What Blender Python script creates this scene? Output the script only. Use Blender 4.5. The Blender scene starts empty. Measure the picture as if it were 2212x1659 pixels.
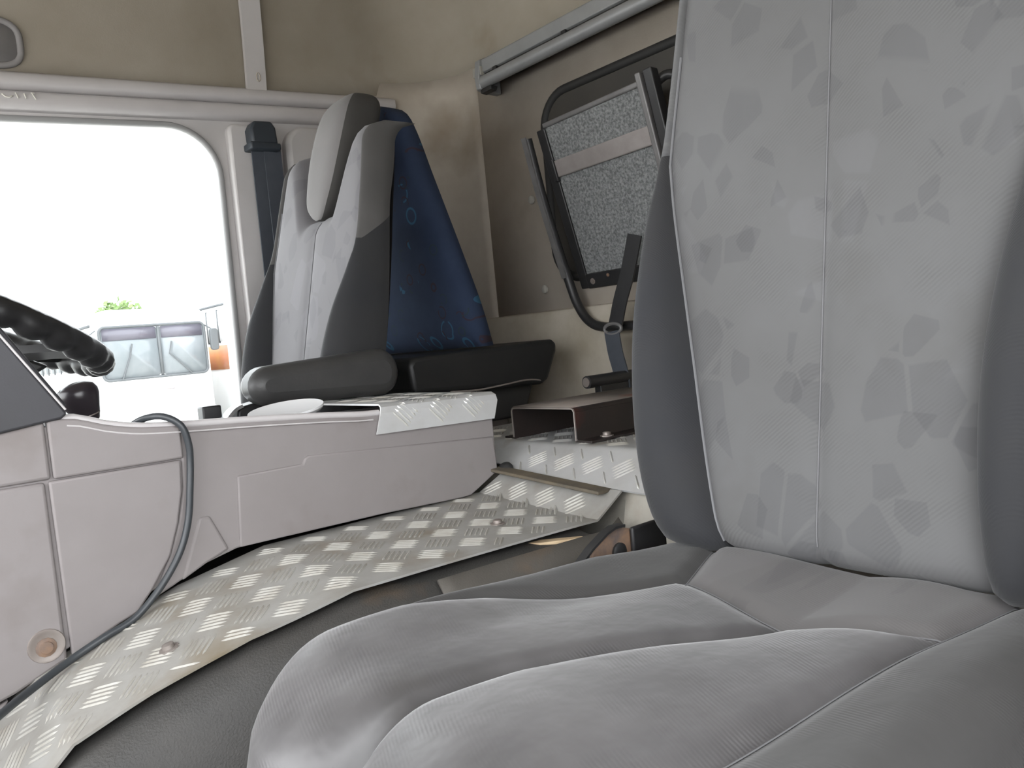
import bpy, bmesh, math, random
from mathutils import Vector, Matrix
random.seed(7)
S = bpy.context.scene
COL = S.collection
# ------------------------------------------------------------------ camera, sky, exposure
# world axes: X towards the rear of the cab, Y across the cab to the driver's door, Z up (metres)
cam_d = bpy.data.cameras.new('camera'); cam = bpy.data.objects.new('camera', cam_d); COL.objects.link(cam)
cam_d.sensor_fit = 'HORIZONTAL'; cam_d.sensor_width = 36.0; cam_d.lens = 36.0*1720/2212
cam_d.clip_start = 0.01; cam_d.clip_end = 400
right = Vector((0.76641, -0.63552, -0.09344)); down = Vector((-0.10982, 0.01369, -0.99386)); fwd = Vector((0.63290, 0.77196, -0.05930))
m3 = Matrix((right, -down, -fwd)).transposed()
cam.matrix_world = Matrix.Translation((0, 0, 0.8)) @ m3.to_4x4()
S.camera = cam
W = bpy.data.worlds.new('overcast_sky'); S.world = W; W.use_nodes = True
bg = W.node_tree.nodes['Background']; bg.inputs[0].default_value = (0.965, 0.98, 1.0, 1); bg.inputs[1].default_value = 8.0
S.view_settings.view_transform = 'Standard'; S.view_settings.look = 'None'; S.view_settings.gamma = 1.0
S.view_settings.use_curve_mapping = False; S.view_settings.exposure = 0.0

# ------------------------------------------------------------------ materials
def srgb(c):
    return tuple(((v/255)/12.92 if v/255 <= .04045 else ((v/255+.055)/1.055)**2.4) for v in c)
def nd(nt, t, **kw):
    n = nt.nodes.new(t)
    for k, v in kw.items():
        if k.startswith('i_'):
            n.inputs[k[2:].replace('_', ' ')].default_value = v
        else: setattr(n, k, v)
    return n
def pmat(name, c1, c2=None, ns=6.0, lo=.35, hi=.7, rough=.6, metal=0.0, spec=.5, bump=None, twill=None, patches=False, sheen=0.0, detail=6, stain=None, scratch=None):
    m = bpy.data.materials.new(name); m.use_nodes = True; nt = m.node_tree; L = nt.links
    b = nt.nodes['Principled BSDF']
    b.inputs['Roughness'].default_value = rough; b.inputs['Metallic'].default_value = metal
    b.inputs['Specular IOR Level'].default_value = spec
    if sheen: b.inputs['Sheen Weight'].default_value = sheen; b.inputs['Sheen Roughness'].default_value = .45
    tc = nd(nt, 'ShaderNodeTexCoord')
    col = None
    c1 = (*c1, 1)
    if c2:
        n = nd(nt, 'ShaderNodeTexNoise'); n.inputs['Scale'].default_value = ns; n.inputs['Detail'].default_value = detail
        n.inputs['Roughness'].default_value = .6
        L.new(tc.outputs['Object'], n.inputs['Vector'])
        r = nd(nt, 'ShaderNodeMapRange'); r.inputs['From Min'].default_value = lo; r.inputs['From Max'].default_value = hi
        L.new(n.outputs['Fac'], r.inputs['Value'])
        mx = nd(nt, 'ShaderNodeMix', data_type='RGBA'); mx.inputs['A'].default_value = c1; mx.inputs['B'].default_value = (*c2, 1)
        L.new(r.outputs['Result'], mx.inputs['Factor']); col = mx.outputs['Result']
    else:
        rgb = nd(nt, 'ShaderNodeRGB'); rgb.outputs[0].default_value = c1; col = rgb.outputs[0]
    if stain:   # (colour, scale, lo, hi): blotches with a shape of their own
        n = nd(nt, 'ShaderNodeTexNoise'); n.inputs['Scale'].default_value = stain[1]; n.inputs['Detail'].default_value = 5
        mp = nd(nt, 'ShaderNodeMapping'); mp.inputs['Location'].default_value = (3.1, 1.7, 5.2)
        L.new(tc.outputs['Object'], mp.inputs['Vector']); L.new(mp.outputs['Vector'], n.inputs['Vector'])
        r = nd(nt, 'ShaderNodeMapRange'); r.inputs['From Min'].default_value = stain[2]; r.inputs['From Max'].default_value = stain[3]
        L.new(n.outputs['Fac'], r.inputs['Value'])
        mx = nd(nt, 'ShaderNodeMix', data_type='RGBA'); mx.inputs['B'].default_value = (*stain[0], 1)
        L.new(col, mx.inputs['A']); L.new(r.outputs['Result'], mx.inputs['Factor']); col = mx.outputs['Result']
    if patches:  # woven irregular polygons, darker and lighter than the ground
        for sc, thr, mul, off in ((20.0, .20, patches, 0.0), (31.0, .11, patches, 7.3), (15.0, .10, 1.07, 3.7)):
            mp = nd(nt, 'ShaderNodeMapping'); mp.inputs['Location'].default_value = (off, off*1.3, off*.7)
            mp.inputs['Scale'].default_value = (.25, 1.15, .9)
            L.new(tc.outputs['Object'], mp.inputs['Vector'])
            v = nd(nt, 'ShaderNodeTexVoronoi'); v.inputs['Scale'].default_value = sc
            ve = nd(nt, 'ShaderNodeTexVoronoi', feature='DISTANCE_TO_EDGE'); ve.inputs['Scale'].default_value = sc
            L.new(mp.outputs['Vector'], v.inputs['Vector']); L.new(mp.outputs['Vector'], ve.inputs['Vector'])
            sx = nd(nt, 'ShaderNodeSeparateColor'); L.new(v.outputs['Color'], sx.inputs['Color'])
            a = nd(nt, 'ShaderNodeMath', operation='LESS_THAN'); a.inputs[1].default_value = thr; L.new(sx.outputs[0], a.inputs[0])
            e = nd(nt, 'ShaderNodeMapRange'); e.inputs['From Min'].default_value = .03; e.inputs['From Max'].default_value = .07
            L.new(ve.outputs['Distance'], e.inputs['Value'])
            f = nd(nt, 'ShaderNodeMath', operation='MULTIPLY'); L.new(a.outputs[0], f.inputs[0]); L.new(e.outputs['Result'], f.inputs[1])
            mx = nd(nt, 'ShaderNodeMix', data_type='RGBA', blend_type='MULTIPLY'); mx.inputs['B'].default_value = (mul, mul, mul*1.01, 1)
            L.new(f.outputs[0], mx.inputs['Factor']); L.new(col, mx.inputs['A']); col = mx.outputs['Result']
    hgt = None
    if twill:
        w = nd(nt, 'ShaderNodeTexWave', wave_type='BANDS', bands_direction='DIAGONAL'); w.inputs['Scale'].default_value = twill[0]
        w.inputs['Distortion'].default_value = .6; w.inputs['Detail'].default_value = 1
        mp = nd(nt, 'ShaderNodeMapping'); mp.inputs['Rotation'].default_value = twill[2] if len(twill) > 2 else (0, 0, 0)
        L.new(tc.outputs['Object'], mp.inputs['Vector']); L.new(mp.outputs['Vector'], w.inputs['Vector'])
        mx = nd(nt, 'ShaderNodeMix', data_type='RGBA', blend_type='MULTIPLY'); mx.inputs['Factor'].default_value = 1
        r = nd(nt, 'ShaderNodeMapRange'); r.inputs['To Min'].default_value = 1-twill[1]; r.inputs['To Max'].default_value = 1+twill[1]*.6
        nb = nd(nt, 'ShaderNodeTexNoise'); nb.inputs['Scale'].default_value = 16; nb.inputs['Detail'].default_value = 3; L.new(tc.outputs['Object'], nb.inputs['Vector'])
        rb = nd(nt, 'ShaderNodeMapRange'); rb.inputs['From Min'].default_value = .45; rb.inputs['From Max'].default_value = .66; L.new(nb.outputs['Fac'], rb.inputs['Value'])
        wm = nd(nt, 'ShaderNodeMix', data_type='FLOAT'); wm.inputs['A'].default_value = .55; L.new(rb.outputs['Result'], wm.inputs['Factor']); L.new(w.outputs['Fac'], wm.inputs['B'])
        L.new(wm.outputs['Result'], r.inputs['Value']); L.new(col, mx.inputs['A']); L.new(r.outputs['Result'], mx.inputs['B']); col = mx.outputs['Result']
        hgt = wm.outputs['Result']; bs = .22; bd = .0010
    if bump:
        n = nd(nt, 'ShaderNodeTexNoise'); n.inputs['Scale'].default_value = bump[0]; n.inputs['Detail'].default_value = 4
        L.new(tc.outputs['Object'], n.inputs['Vector'])
        bm_ = nd(nt, 'ShaderNodeBump'); bm_.inputs['Strength'].default_value = bump[1]; bm_.inputs['Distance'].default_value = bump[2]
        L.new(n.outputs['Fac'], bm_.inputs['Height']); L.new(bm_.outputs['Normal'], b.inputs['Normal'])
        if hgt:
            b2 = nd(nt, 'ShaderNodeBump'); b2.inputs['Strength'].default_value = bs; b2.inputs['Distance'].default_value = bd
            L.new(hgt, b2.inputs['Height']); L.new(bm_.outputs['Normal'], b2.inputs['Normal']); L.new(b2.outputs['Normal'], b.inputs['Normal'])
    elif hgt:
        b2 = nd(nt, 'ShaderNodeBump'); b2.inputs['Strength'].default_value = bs; b2.inputs['Distance'].default_value = bd
        L.new(hgt, b2.inputs['Height']); L.new(b2.outputs['Normal'], b.inputs['Normal'])
    L.new(col, b.inputs['Base Color'])
    return m
M = {}
M['liner'] = pmat('roof_liner', (.31, .278, .232), (.245, .213, .168), 3.0, rough=.9, bump=(300, .25, .001), stain=((.16, .115, .065), 2.2, .60, .78))
M['wall'] = pmat('wall_lining', (.42, .38, .33), (.33, .29, .245), 4.0, rough=.85, bump=(260, .2, .001), stain=((.22, .175, .13), 3.0, .6, .8))
M['wall_low'] = pmat('wall_lower_lining', (.46, .42, .355), (.34, .30, .235), 7.0, rough=.8, bump=(200, .2, .001))
M['pillar'] = pmat('pillar_plastic', (.50, .48, .475), (.43, .415, .41), 5.0, rough=.6, bump=(300, .12, .0006))
M['header'] = pmat('header_plastic', (.50, .48, .48), (.44, .42, .42), 5.0, rough=.6)
M['console'] = pmat('console_plastic', (.232, .213, .211), (.215, .196, .193), 9.0, rough=.62, spec=.35, bump=(500, .10, .0005), stain=((.185, .163, .155), 10, .58, .8))
M['lip'] = pmat('console_lip_plastic', (.50, .48, .48), (.44, .42, .42), 8, rough=.4)
M['dash'] = pmat('dash_dark_plastic', (.040, .040, .046), (.034, .034, .038), 12, rough=.6, bump=(500, .2, .0006))
M['black'] = pmat('black_plastic', (.018, .018, .019), (.026, .026, .027), 20, rough=.45)
M['blackvinyl'] = pmat('black_vinyl', (.009, .0095, .010), (.014, .014, .014), 14, rough=.5, bump=(220, .25, .0008))
M['rubber'] = pmat('black_rubber', (.02, .02, .02), None, rough=.7)
M['knob'] = pmat('glossy_black_knob', (.022, .018, .022), None, rough=.28)
M['armrest'] = pmat('armrest_vinyl', (.033, .033, .033), (.046, .045, .044), 16, rough=.45, bump=(260, .3, .0008))
M['panel_fab'] = pmat('seat_panel_weave', (.128, .128, .130), (.110, .109, .109), 4.0, rough=.9, spec=.2, twill=(110, .09, (0, 0, 0)), patches=.885, sheen=.1, stain=((.092, .089, .085), 5.0, .62, .85))
M['panel_fab2'] = pmat('driver_panel_weave', (.165, .162, .169), (.15, .146, .152), 4.0, rough=.9, spec=.2, patches=.9, sheen=.12)
M['bolster_fab'] = pmat('seat_bolster_weave', (.027, .028, .031), (.032, .032, .033), 7.0, rough=.85, spec=.25, twill=(140, .06, (0, 0, .6)), sheen=.15)
M['cushion_fab'] = pmat('cushion_weave', (.050, .0475, .0485), (.088, .084, .085), 9.0, .36, .70, rough=.45, spec=.65, twill=(135, .15, (0, 0, 1.2)), sheen=.28, bump=(9, .45, .014), stain=((.05, .047, .046), 12, .58, .74))
M['cushion_rear'] = pmat('cushion_rear_weave', (.112, .107, .106), (.10, .095, .094), 6.0, rough=.85, spec=.25, twill=(135, .10, (0, 0, 1.2)), patches=.885, sheen=.15)
M['cushion_bol'] = pmat('cushion_bolster_weave', (.040, .039, .038), (.05, .048, .047), 8.0, rough=.72, spec=.35, twill=(140, .10, (0, 0, .9)), sheen=.15, bump=(10, .3, .01))
M['seam'] = pmat('seam_thread', (.15, .15, .155), None, rough=.9)
M['piping'] = pmat('seat_piping', (.16, .162, .168), None, rough=.8)
M['shoulder_shaded'] = pmat('shaded_shoulder_cloth', (.085, .082, .08), (.07, .068, .066), 8, rough=.9)  # shade on the driver seat shoulders put into a darker cloth colour
M['hr_dark'] = pmat('headrest_side_cloth', (.045, .043, .040), (.036, .034, .032), 10, rough=.9)
M['hr_front'] = pmat('headrest_front_cloth', (.155, .148, .147), (.135, .13, .128), 8, rough=.9, sheen=.1)
M['base'] = pmat('seat_base_black', (.02, .02, .02), (.03, .028, .026), 10, rough=.7)
M['side_pl'] = pmat('seat_side_plastic', (.045, .036, .035), (.06, .05, .048), 12, rough=.5)
M['alu'] = pmat('tread_plate_aluminium', (.68, .685, .685), (.58, .575, .56), 14, .4, .75, rough=.42, metal=.45, bump=(120, .15, .0006), stain=((.30, .235, .15), 8, .60, .80))
M['alu_bar'] = pmat('tread_bar_aluminium', (.80, .80, .78), (.68, .66, .60), 30, .4, .75, rough=.33, metal=.6)
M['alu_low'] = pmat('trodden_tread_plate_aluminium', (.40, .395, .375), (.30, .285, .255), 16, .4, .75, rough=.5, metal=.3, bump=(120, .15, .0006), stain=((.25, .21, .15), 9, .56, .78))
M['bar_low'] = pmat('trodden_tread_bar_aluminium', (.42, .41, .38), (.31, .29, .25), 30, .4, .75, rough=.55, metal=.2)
M['mat'] = pmat('floor_mat_rubber', (.034, .033, .031), (.05, .047, .043), 10, rough=.6, bump=(420, .5, .0015), stain=((.10, .068, .04), 7, .62, .8))
M['mat2'] = pmat('tunnel_side_mat', (.38, .36, .315), (.31, .29, .25), 9, rough=.7, bump=(420, .35, .0012), stain=((.22, .16, .10), 6, .6, .8))
M['mat3'] = pmat('worn_brown_mat', (.085, .078, .068), (.11, .10, .088), 10, rough=.7, bump=(420, .35, .0012), stain=((.16, .10, .055), 7, .6, .8))
M['recess'] = pmat('recess_lining', (.24, .23, .23), (.2, .19, .19), 6, rough=.8)
M['floor'] = pmat('cab_floor_mat', (.06, .058, .055), (.08, .076, .07), 12, rough=.8)
M['steel'] = pmat('dark_steel', (.022, .018, .017), (.03, .022, .02), 18, rough=.42, stain=((.07, .02, .015), 12, .60, .78))
M['steel_top'] = pmat('steel_top_sheen', (.20, .175, .155), (.15, .125, .11), 18, rough=.5, stain=((.17, .06, .045), 12, .60, .78))  # paler steel with rust stains, reflection on the channel top put into its colour
M['steel_in'] = pmat('dull_steel', (.30, .27, .25), (.24, .2, .18), 20, rough=.5, metal=.5)
M['chrome'] = pmat('chrome', (.75, .75, .76), None, rough=.2, metal=1)
M['strap_metal'] = pmat('brushed_flat_bar', (.36, .33, .32), (.31, .28, .27), 30, rough=.45, metal=.4)
M['angle_metal'] = pmat('painted_angle_iron', (.20, .195, .195), (.15, .145, .145), 20, rough=.45, metal=.3)
M['felt'] = pmat('grey_felt', (.27, .28, .28), (.125, .13, .132), 170, .36, .64, rough=1, bump=(250, .8, .004), spec=.1, detail=3)
M['boarddark'] = pmat('window_board_dark', (.040, .037, .033), (.05, .046, .04), 8, rough=.6)
M['rail'] = pmat('bunk_rail_aluminium', (.30, .305, .31), (.25, .255, .26), 12, rough=.45, metal=.3)
M['belt'] = pmat('seat_belt_webbing', (.045, .052, .065), (.055, .062, .075), 30, rough=.8)
M['beltbox'] = pmat('belt_housing', (.022, .028, .036), None, rough=.5)
M['cable'] = pmat('grey_cable', (.036, .041, .046), None, rough=.42)
M['ribbed'] = pmat('ribbed_strip', (.09, .078, .06), (.15, .12, .08), 20, rough=.8, bump=(200, .3, .002))
M['rust'] = pmat('rusty_metal', (.26, .16, .10), (.12, .095, .085), 40, rough=.7)
M['wood'] = pmat('pale_wood', (.55, .43, .28), (.45, .33, .2), 30, rough=.8)
M['clip'] = pmat('plastic_clip', (.30, .29, .26), None, rough=.6)
M['lid'] = pmat('white_plastic', (.75, .75, .76), None, rough=.25)
M['seal'] = pmat('window_seal', (.28, .28, .28), None, rough=.6)
M['decal'] = pmat('pale_decal', (.7, .68, .62), None, rough=.6)
M['buspaint'] = pmat('white_bus_paint', (.75, .76, .76), None, rough=.4)
M['busglass'] = pmat('bus_glass', (.13, .145, .155), (.19, .20, .21), 1.2, rough=.15, spec=.4)
M['bustint'] = pmat('bus_sun_band', (.085, .08, .10), None, rough=.3)
M['busrub'] = pmat('bus_window_rubber', (.07, .075, .08), None, rough=.6)
M['busred'] = pmat('red_bus_stripe', (.38, .11, .06), (.42, .2, .06), 1.0, rough=.5)
M['lamp'] = pmat('bus_lamp', (.25, .23, .23), None, rough=.2)
M['gravel'] = pmat('yard_gravel', (.58, .57, .54), (.66, .64, .60), 2, rough=.9)
M['leaf'] = pmat('tree_leaves', (.10, .16, .05), (.14, .2, .07), 3, rough=.8)
M['bark'] = pmat('tree_bark', (.12, .09, .06), None, rough=.9)
M['hill'] = pmat('far_hill', (.18, .2, .2), (.22, .24, .23), .1, rough=1)
def moquette():
    m = pmat('blue_moquette', (.010, .020, .048), (.014, .026, .058), 18, rough=.9)
    nt = m.node_tree; L = nt.links; b = nt.nodes['Principled BSDF']; tc = nd(nt, 'ShaderNodeTexCoord')
    col = b.inputs['Base Color'].links[0].from_socket
    for sc, rad, wd, c, off in ((14, .30, .028, (.020, .075, .135), 0), (19, .26, .03, (.022, .012, .02), 3.3), (17, .22, .02, (.012, .026, .034), 8.1)):
        mp = nd(nt, 'ShaderNodeMapping'); mp.inputs['Location'].default_value = (off, off, off); mp.inputs['Scale'].default_value = (.15, 1, 1)
        L.new(tc.outputs['Object'], mp.inputs['Vector'])
        v = nd(nt, 'ShaderNodeTexVoronoi'); v.inputs['Scale'].default_value = sc; v.inputs['Randomness'].default_value = .7
        L.new(mp.outputs['Vector'], v.inputs['Vector'])
        a = nd(nt, 'ShaderNodeMath', operation='SUBTRACT'); a.inputs[1].default_value = rad; L.new(v.outputs['Distance'], a.inputs[0])
        ab = nd(nt, 'ShaderNodeMath', operation='ABSOLUTE'); L.new(a.outputs[0], ab.inputs[0])
        lt = nd(nt, 'ShaderNodeMath', operation='LESS_THAN'); lt.inputs[1].default_value = wd; L.new(ab.outputs[0], lt.inputs[0])
        n = nd(nt, 'ShaderNodeTexNoise'); n.inputs['Scale'].default_value = 14; L.new(mp.outputs['Vector'], n.inputs['Vector'])
        g = nd(nt, 'ShaderNodeMath', operation='GREATER_THAN'); g.inputs[1].default_value = .5; L.new(n.outputs['Fac'], g.inputs[0])
        f = nd(nt, 'ShaderNodeMath', operation='MULTIPLY'); L.new(lt.outputs[0], f.inputs[0]); L.new(g.outputs[0], f.inputs[1])
        mx = nd(nt, 'ShaderNodeMix', data_type='RGBA'); mx.inputs['B'].default_value = (*c, 1)
        L.new(f.outputs[0], mx.inputs['Factor']); L.new(col, mx.inputs['A']); col = mx.outputs['Result']
    L.new(col, b.inputs['Base Color']); return m
M['moquette'] = moquette()
def glassmat():
    m = bpy.data.materials.new('clear_pane'); m.use_nodes = True; nt = m.node_tree
    nt.nodes.remove(nt.nodes['Principled BSDF']); o = nt.nodes['Material Output']
    t = nd(nt, 'ShaderNodeBsdfTransparent'); t.inputs[0].default_value = (.95, .97, .97, 1)
    g = nd(nt, 'ShaderNodeBsdfGlossy'); g.inputs['Roughness'].default_value = .02
    mx = nd(nt, 'ShaderNodeMixShader'); mx.inputs[0].default_value = .05
    nt.links.new(t.outputs[0], mx.inputs[1]); nt.links.new(g.outputs[0], mx.inputs[2]); nt.links.new(mx.outputs[0], o.inputs[0])
    return m
M['glass'] = glassmat()

# ------------------------------------------------------------------ mesh helpers (all coordinates given in world metres)
ORG = {}
def root(name, loc, label, cat, group=None):
    o = bpy.data.objects.new(name, None); COL.objects.link(o); o.location = loc; o.empty_display_size = .05
    ORG[o] = Vector(loc); o['label'] = label; o['category'] = cat
    if group: o['group'] = group
    return o
def mk(name, verts, faces, mat, parent=None, smooth=True, bevel=None, label=None, cat=None, kind=None, group=None, subsurf=0, sharp=None):
    vs = [Vector(v) for v in verts]
    if parent is not None: L = ORG[parent]
    else:
        lo = [min(v[i] for v in vs) for i in range(3)]; hi = [max(v[i] for v in vs) for i in range(3)]
        L = Vector(((lo[0]+hi[0])/2, (lo[1]+hi[1])/2, lo[2]))
    me = bpy.data.meshes.new(name); me.from_pydata([v-L for v in vs], [], faces); me.update()
    bm = bmesh.new(); bm.from_mesh(me); bmesh.ops.recalc_face_normals(bm, faces=bm.faces); bm.to_mesh(me); bm.free()
    if smooth:
        for p in me.polygons: p.use_smooth = True
    o = bpy.data.objects.new(name, me); COL.objects.link(o); me.materials.append(mat)
    if parent is not None: o.parent = parent
    else: o.location = L
    ORG[o] = L
    if bevel:
        b = o.modifiers.new('bevel', 'BEVEL'); b.width = bevel; b.segments = 3; b.limit_method = 'ANGLE'; b.angle_limit = math.radians(35); b.harden_normals = False
    if subsurf:
        s = o.modifiers.new('subsurf', 'SUBSURF'); s.levels = subsurf; s.render_levels = subsurf
    if smooth and (bevel or sharp):
        try: me.set_sharp_from_angle(angle=math.radians(sharp or 40))
        except Exception: pass
    if label: o['label'] = label
    if cat: o['category'] = cat
    if kind: o['kind'] = kind
    if group: o['group'] = group
    return o
def boxv(x0, x1, y0, y1, z0, z1):
    v = [(x, y, z) for x in (x0, x1) for y in (y0, y1) for z in (z0, z1)]
    f = [(0, 1, 3, 2), (4, 6, 7, 5), (0, 4, 5, 1), (2, 3, 7, 6), (0, 2, 6, 4), (1, 5, 7, 3)]
    return v, f
def box(name, x0, x1, y0, y1, z0, z1, mat, parent=None, bevel=.004, **kw):
    v, f = boxv(x0, x1, y0, y1, z0, z1); return mk(name, v, f, mat, parent, bevel=bevel, **kw)
def prism(name, poly, axis, a, b, mat, parent=None, bevel=.003, **kw):
    # poly: 2-D outline; axis 0: (y,z) extruded in x, 1: (x,z) extruded in y, 2: (x,y) extruded in z
    def P(p, t):
        return (t, p[0], p[1]) if axis == 0 else ((p[0], t, p[1]) if axis == 1 else (p[0], p[1], t))
    n = len(poly); v = [P(p, a) for p in poly]+[P(p, b) for p in poly]
    f = [tuple(range(n)), tuple(range(n, 2*n))[::-1]]+[(i, (i+1) % n, n+(i+1) % n, n+i) for i in range(n)]
    return mk(name, v, f, mat, parent, bevel=bevel, **kw)
def merge(lst):
    V = []; F = []
    for v, f in lst:
        k = len(V); V += [tuple(p) for p in v]; F += [tuple(i+k for i in q) for q in f]
    return V, F
def tubev(pts, r, n=10, cyclic=False, flat=None):
    pts = [Vector(p) for p in pts]; N = len(pts); V = []; F = []
    rr = r if isinstance(r, (list, tuple)) else [r]*N
    nrm = None
    for i, p in enumerate(pts):
        t = (pts[(i+1) % N]-pts[i-1]) if cyclic else (pts[min(i+1, N-1)]-pts[max(i-1, 0)])
        t.normalize()
        if nrm is None:
            nrm = t.orthogonal().normalized() if flat is None else (Vector(flat)-t*t.dot(Vector(flat))).normalized()
        else: nrm = (nrm-t*nrm.dot(t)).normalized()
        bn = t.cross(nrm)
        for k in range(n):
            a = 2*math.pi*k/n; V.append(p+(nrm*math.cos(a)+bn*math.sin(a))*rr[i])
    for i in range(N if cyclic else N-1):
        j = (i+1) % N
        for k in range(n): F.append((i*n+k, i*n+(k+1) % n, j*n+(k+1) % n, j*n+k))
    if not cyclic: F += [tuple(range(n))[::-1], tuple(range((N-1)*n, N*n))]
    return V, F
def tube(name, pts, r, mat, parent=None, n=10, cyclic=False, **kw):
    v, f = tubev(pts, r, n, cyclic); return mk(name, v, f, mat, parent, sharp=50, **kw)
def spline(pts, m=8):
    P = [Vector(p) for p in pts]; out = []
    for i in range(len(P)-1):
        p0 = P[max(i-1, 0)]; p1 = P[i]; p2 = P[i+1]; p3 = P[min(i+2, len(P)-1)]
        for k in range(m):
            t = k/m; out.append(.5*((2*p1)+(p2-p0)*t+(2*p0-5*p1+4*p2-p3)*t*t+(3*p1-p0-3*p2+p3)*t**3))
    out.append(P[-1]); return out
def ribbon(name, pts, w, th, wdir, mat, parent=None, **kw):
    # flat strap along pts, width along wdir
    P = [Vector(p) for p in pts]; V = []; F = []; wd = Vector(wdir).normalized()
    for i, p in enumerate(P):
        t = (P[min(i+1, len(P)-1)]-P[max(i-1, 0)]).normalized(); n = t.cross(wd).normalized(); w2 = n.cross(t).normalized()
        for a, b in ((-1, -1), (1, -1), (1, 1), (-1, 1)): V.append(p+w2*a*w/2+n*b*th/2)
    for i in range(len(P)-1):
        for k in range(4): F.append((i*4+k, i*4+(k+1) % 4, i*4+4+(k+1) % 4, i*4+4+k))
    F += [(3, 2, 1, 0), tuple(len(V)-4+k for k in range(4))]
    return mk(name, V, F, mat, parent, sharp=40, **kw)
def interp(tab, x):
    if x <= tab[0][0]: return tab[0][1]
    for (a, b), (c, d) in zip(tab, tab[1:]):
        if x <= c:
            return b+(d-b)*(x-a)/(c-a)
    return tab[-1][1]
def sinterp(tab, x):
    # smooth (catmull) interpolation on a table
    if x <= tab[0][0]: return tab[0][1]
    n = len(tab)
    for i in range(n-1):
        a, b = tab[i]; c, d = tab[i+1]
        if x <= c:
            m0 = (d-tab[max(i-1, 0)][1])/(c-tab[max(i-1, 0)][0]); m1 = (tab[min(i+2, n-1)][1]-b)/(tab[min(i+2, n-1)][0]-a)
            h = c-a; t = (x-a)/h
            return (2*t**3-3*t*t+1)*b+(t**3-2*t*t+t)*h*m0+(-2*t**3+3*t*t)*d+(t**3-t*t)*h*m1
    return tab[-1][1]
def rrect(x0, x1, y0, y1, r, n=8):
    rs = r if isinstance(r, (list, tuple)) else [r]*4
    out = []
    for (cx, cy, a0), q in zip((((x1, y1, 0)), ((x0, y1, 90)), ((x0, y0, 180)), ((x1, y0, 270))), rs):
        sx = -1 if cx == x1 else 1; sy = -1 if cy == y1 else 1
        for k in range(n+1):
            a = math.radians(a0+90*k/n); out.append((cx+sx*q+q*math.cos(a), cy+sy*q+q*math.sin(a)))
    return out
def lathe(name, prof, c, axis, mat, parent=None, n=20, **kw):
    # prof: (radius, height along axis)
    ax = Vector(axis).normalized(); u = ax.orthogonal().normalized(); w = ax.cross(u); c = Vector(c); V = []; F = []
    for r, h in prof:
        for k in range(n):
            a = 2*math.pi*k/n; V.append(c+ax*h+(u*math.cos(a)+w*math.sin(a))*max(r, 1e-5))
    for i in range(len(prof)-1):
        for k in range(n): F.append((i*n+k, i*n+(k+1) % n, i*n+n+(k+1) % n, i*n+n+k))
    F += [tuple(range(n))[::-1], tuple(range((len(prof)-1)*n, len(prof)*n))]
    return mk(name, V, F, mat, parent, sharp=45, **kw)
def fr(a, b, n): return [a+(b-a)*k/n for k in range(n+1)]
ST = 'structure'

# ------------------------------------------------------------------ cab shell
YF = 2.05; XR = 1.45; XF = -.64; YN = -.07
box('floor', XF-.05, XR+.05, YN-.02, YF+.05, .02, .08, M['floor'], kind=ST, label='dark rubber covered cab floor')
# driver's side wall with the window opening
def wall_with_hole(name, outer, hole, axis, a, b, mat, **kw):
    # outer and hole: loops of equal length matched by angle around the hole centre
    c = [sum(p[i] for p in hole)/len(hole) for i in (0, 1)]
    res = []
    for p in hole:
        d = (p[0]-c[0], p[1]-c[1]); t = 1e9
        for i in range(len(outer)):
            q = outer[i]; s = outer[(i+1) % len(outer)]; e = (s[0]-q[0], s[1]-q[1])
            den = d[0]*e[1]-d[1]*e[0]
            if abs(den) < 1e-9: continue
            tt = ((q[0]-c[0])*e[1]-(q[1]-c[1])*e[0])/den; uu = ((q[0]-c[0])*d[1]-(q[1]-c[1])*d[0])/den
            if tt > 0 and -1e-6 <= uu <= 1+1e-6: t = min(t, tt)
        res.append((c[0]+d[0]*t, c[1]+d[1]*t))
    def P(p, t):
        return (t, p[0], p[1]) if axis == 0 else (p[0], t, p[1])
    n = len(hole); V = []; F = []
    for t in (a, b): V += [P(p, t) for p in hole]+[P(p, t) for p in res]
    for i in range(n):
        j = (i+1) % n
        F += [(i, j, n+j, n+i), (2*n+i, 3*n+i, 3*n+j, 2*n+j), (i, 2*n+i, 2*n+j, j), (n+i, n+j, 3*n+j, 3*n+i)]
    # fill the outer corners
    k = len(V)
    for q in outer:
        for t, o in ((a, 0), (b, 2*n)):
            best = sorted(range(n), key=lambda i: (res[i][0]-q[0])**2+(res[i][1]-q[1])**2)[:2]
            V.append(P(q, t)); F.append((o+n+best[0], o+n+best[1], len(V)-1))
    return mk(name, V, F, mat, smooth=False, **kw)
def dense(loop, m=6):
    out = []
    for i in range(len(loop)):
        a = loop[i]; b = loop[(i+1) % len(loop)]
        d = math.hypot(b[0]-a[0], b[1]-a[1]); k = max(1, int(d/.06))
        for j in range(k): out.append((a[0]+(b[0]-a[0])*j/k, a[1]+(b[1]-a[1])*j/k))
    return out
hole = rrect(-.42, .775, .62, 1.40, [.13, .10, .08, .05], 10)
hole = [(x-.012*(1-(z-.62)/.78)*(x > .5), z-.028*max(0, (.775-x)/.5)*(z > 1.2 and x < .775)) for x, z in hole]
wall_with_hole('wall_side', [(XF, .06), (1.28, .06), (1.28, 1.56), (XF, 1.56)], dense(hole), 1, YF-.02, YF+.05, M['pillar'], kind=ST, label='grey plastic lined driver side wall with big window opening')
seal = [(x, YF-.022, z) for x, z in dense(hole)]
w1 = mk('window_1', *tubev(seal, .008, 8, True), M['seal'], kind=ST, label='driver door window with rubber seal')
pv = [(x, YF+.02, z) for x, z in dense(hole)]
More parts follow.
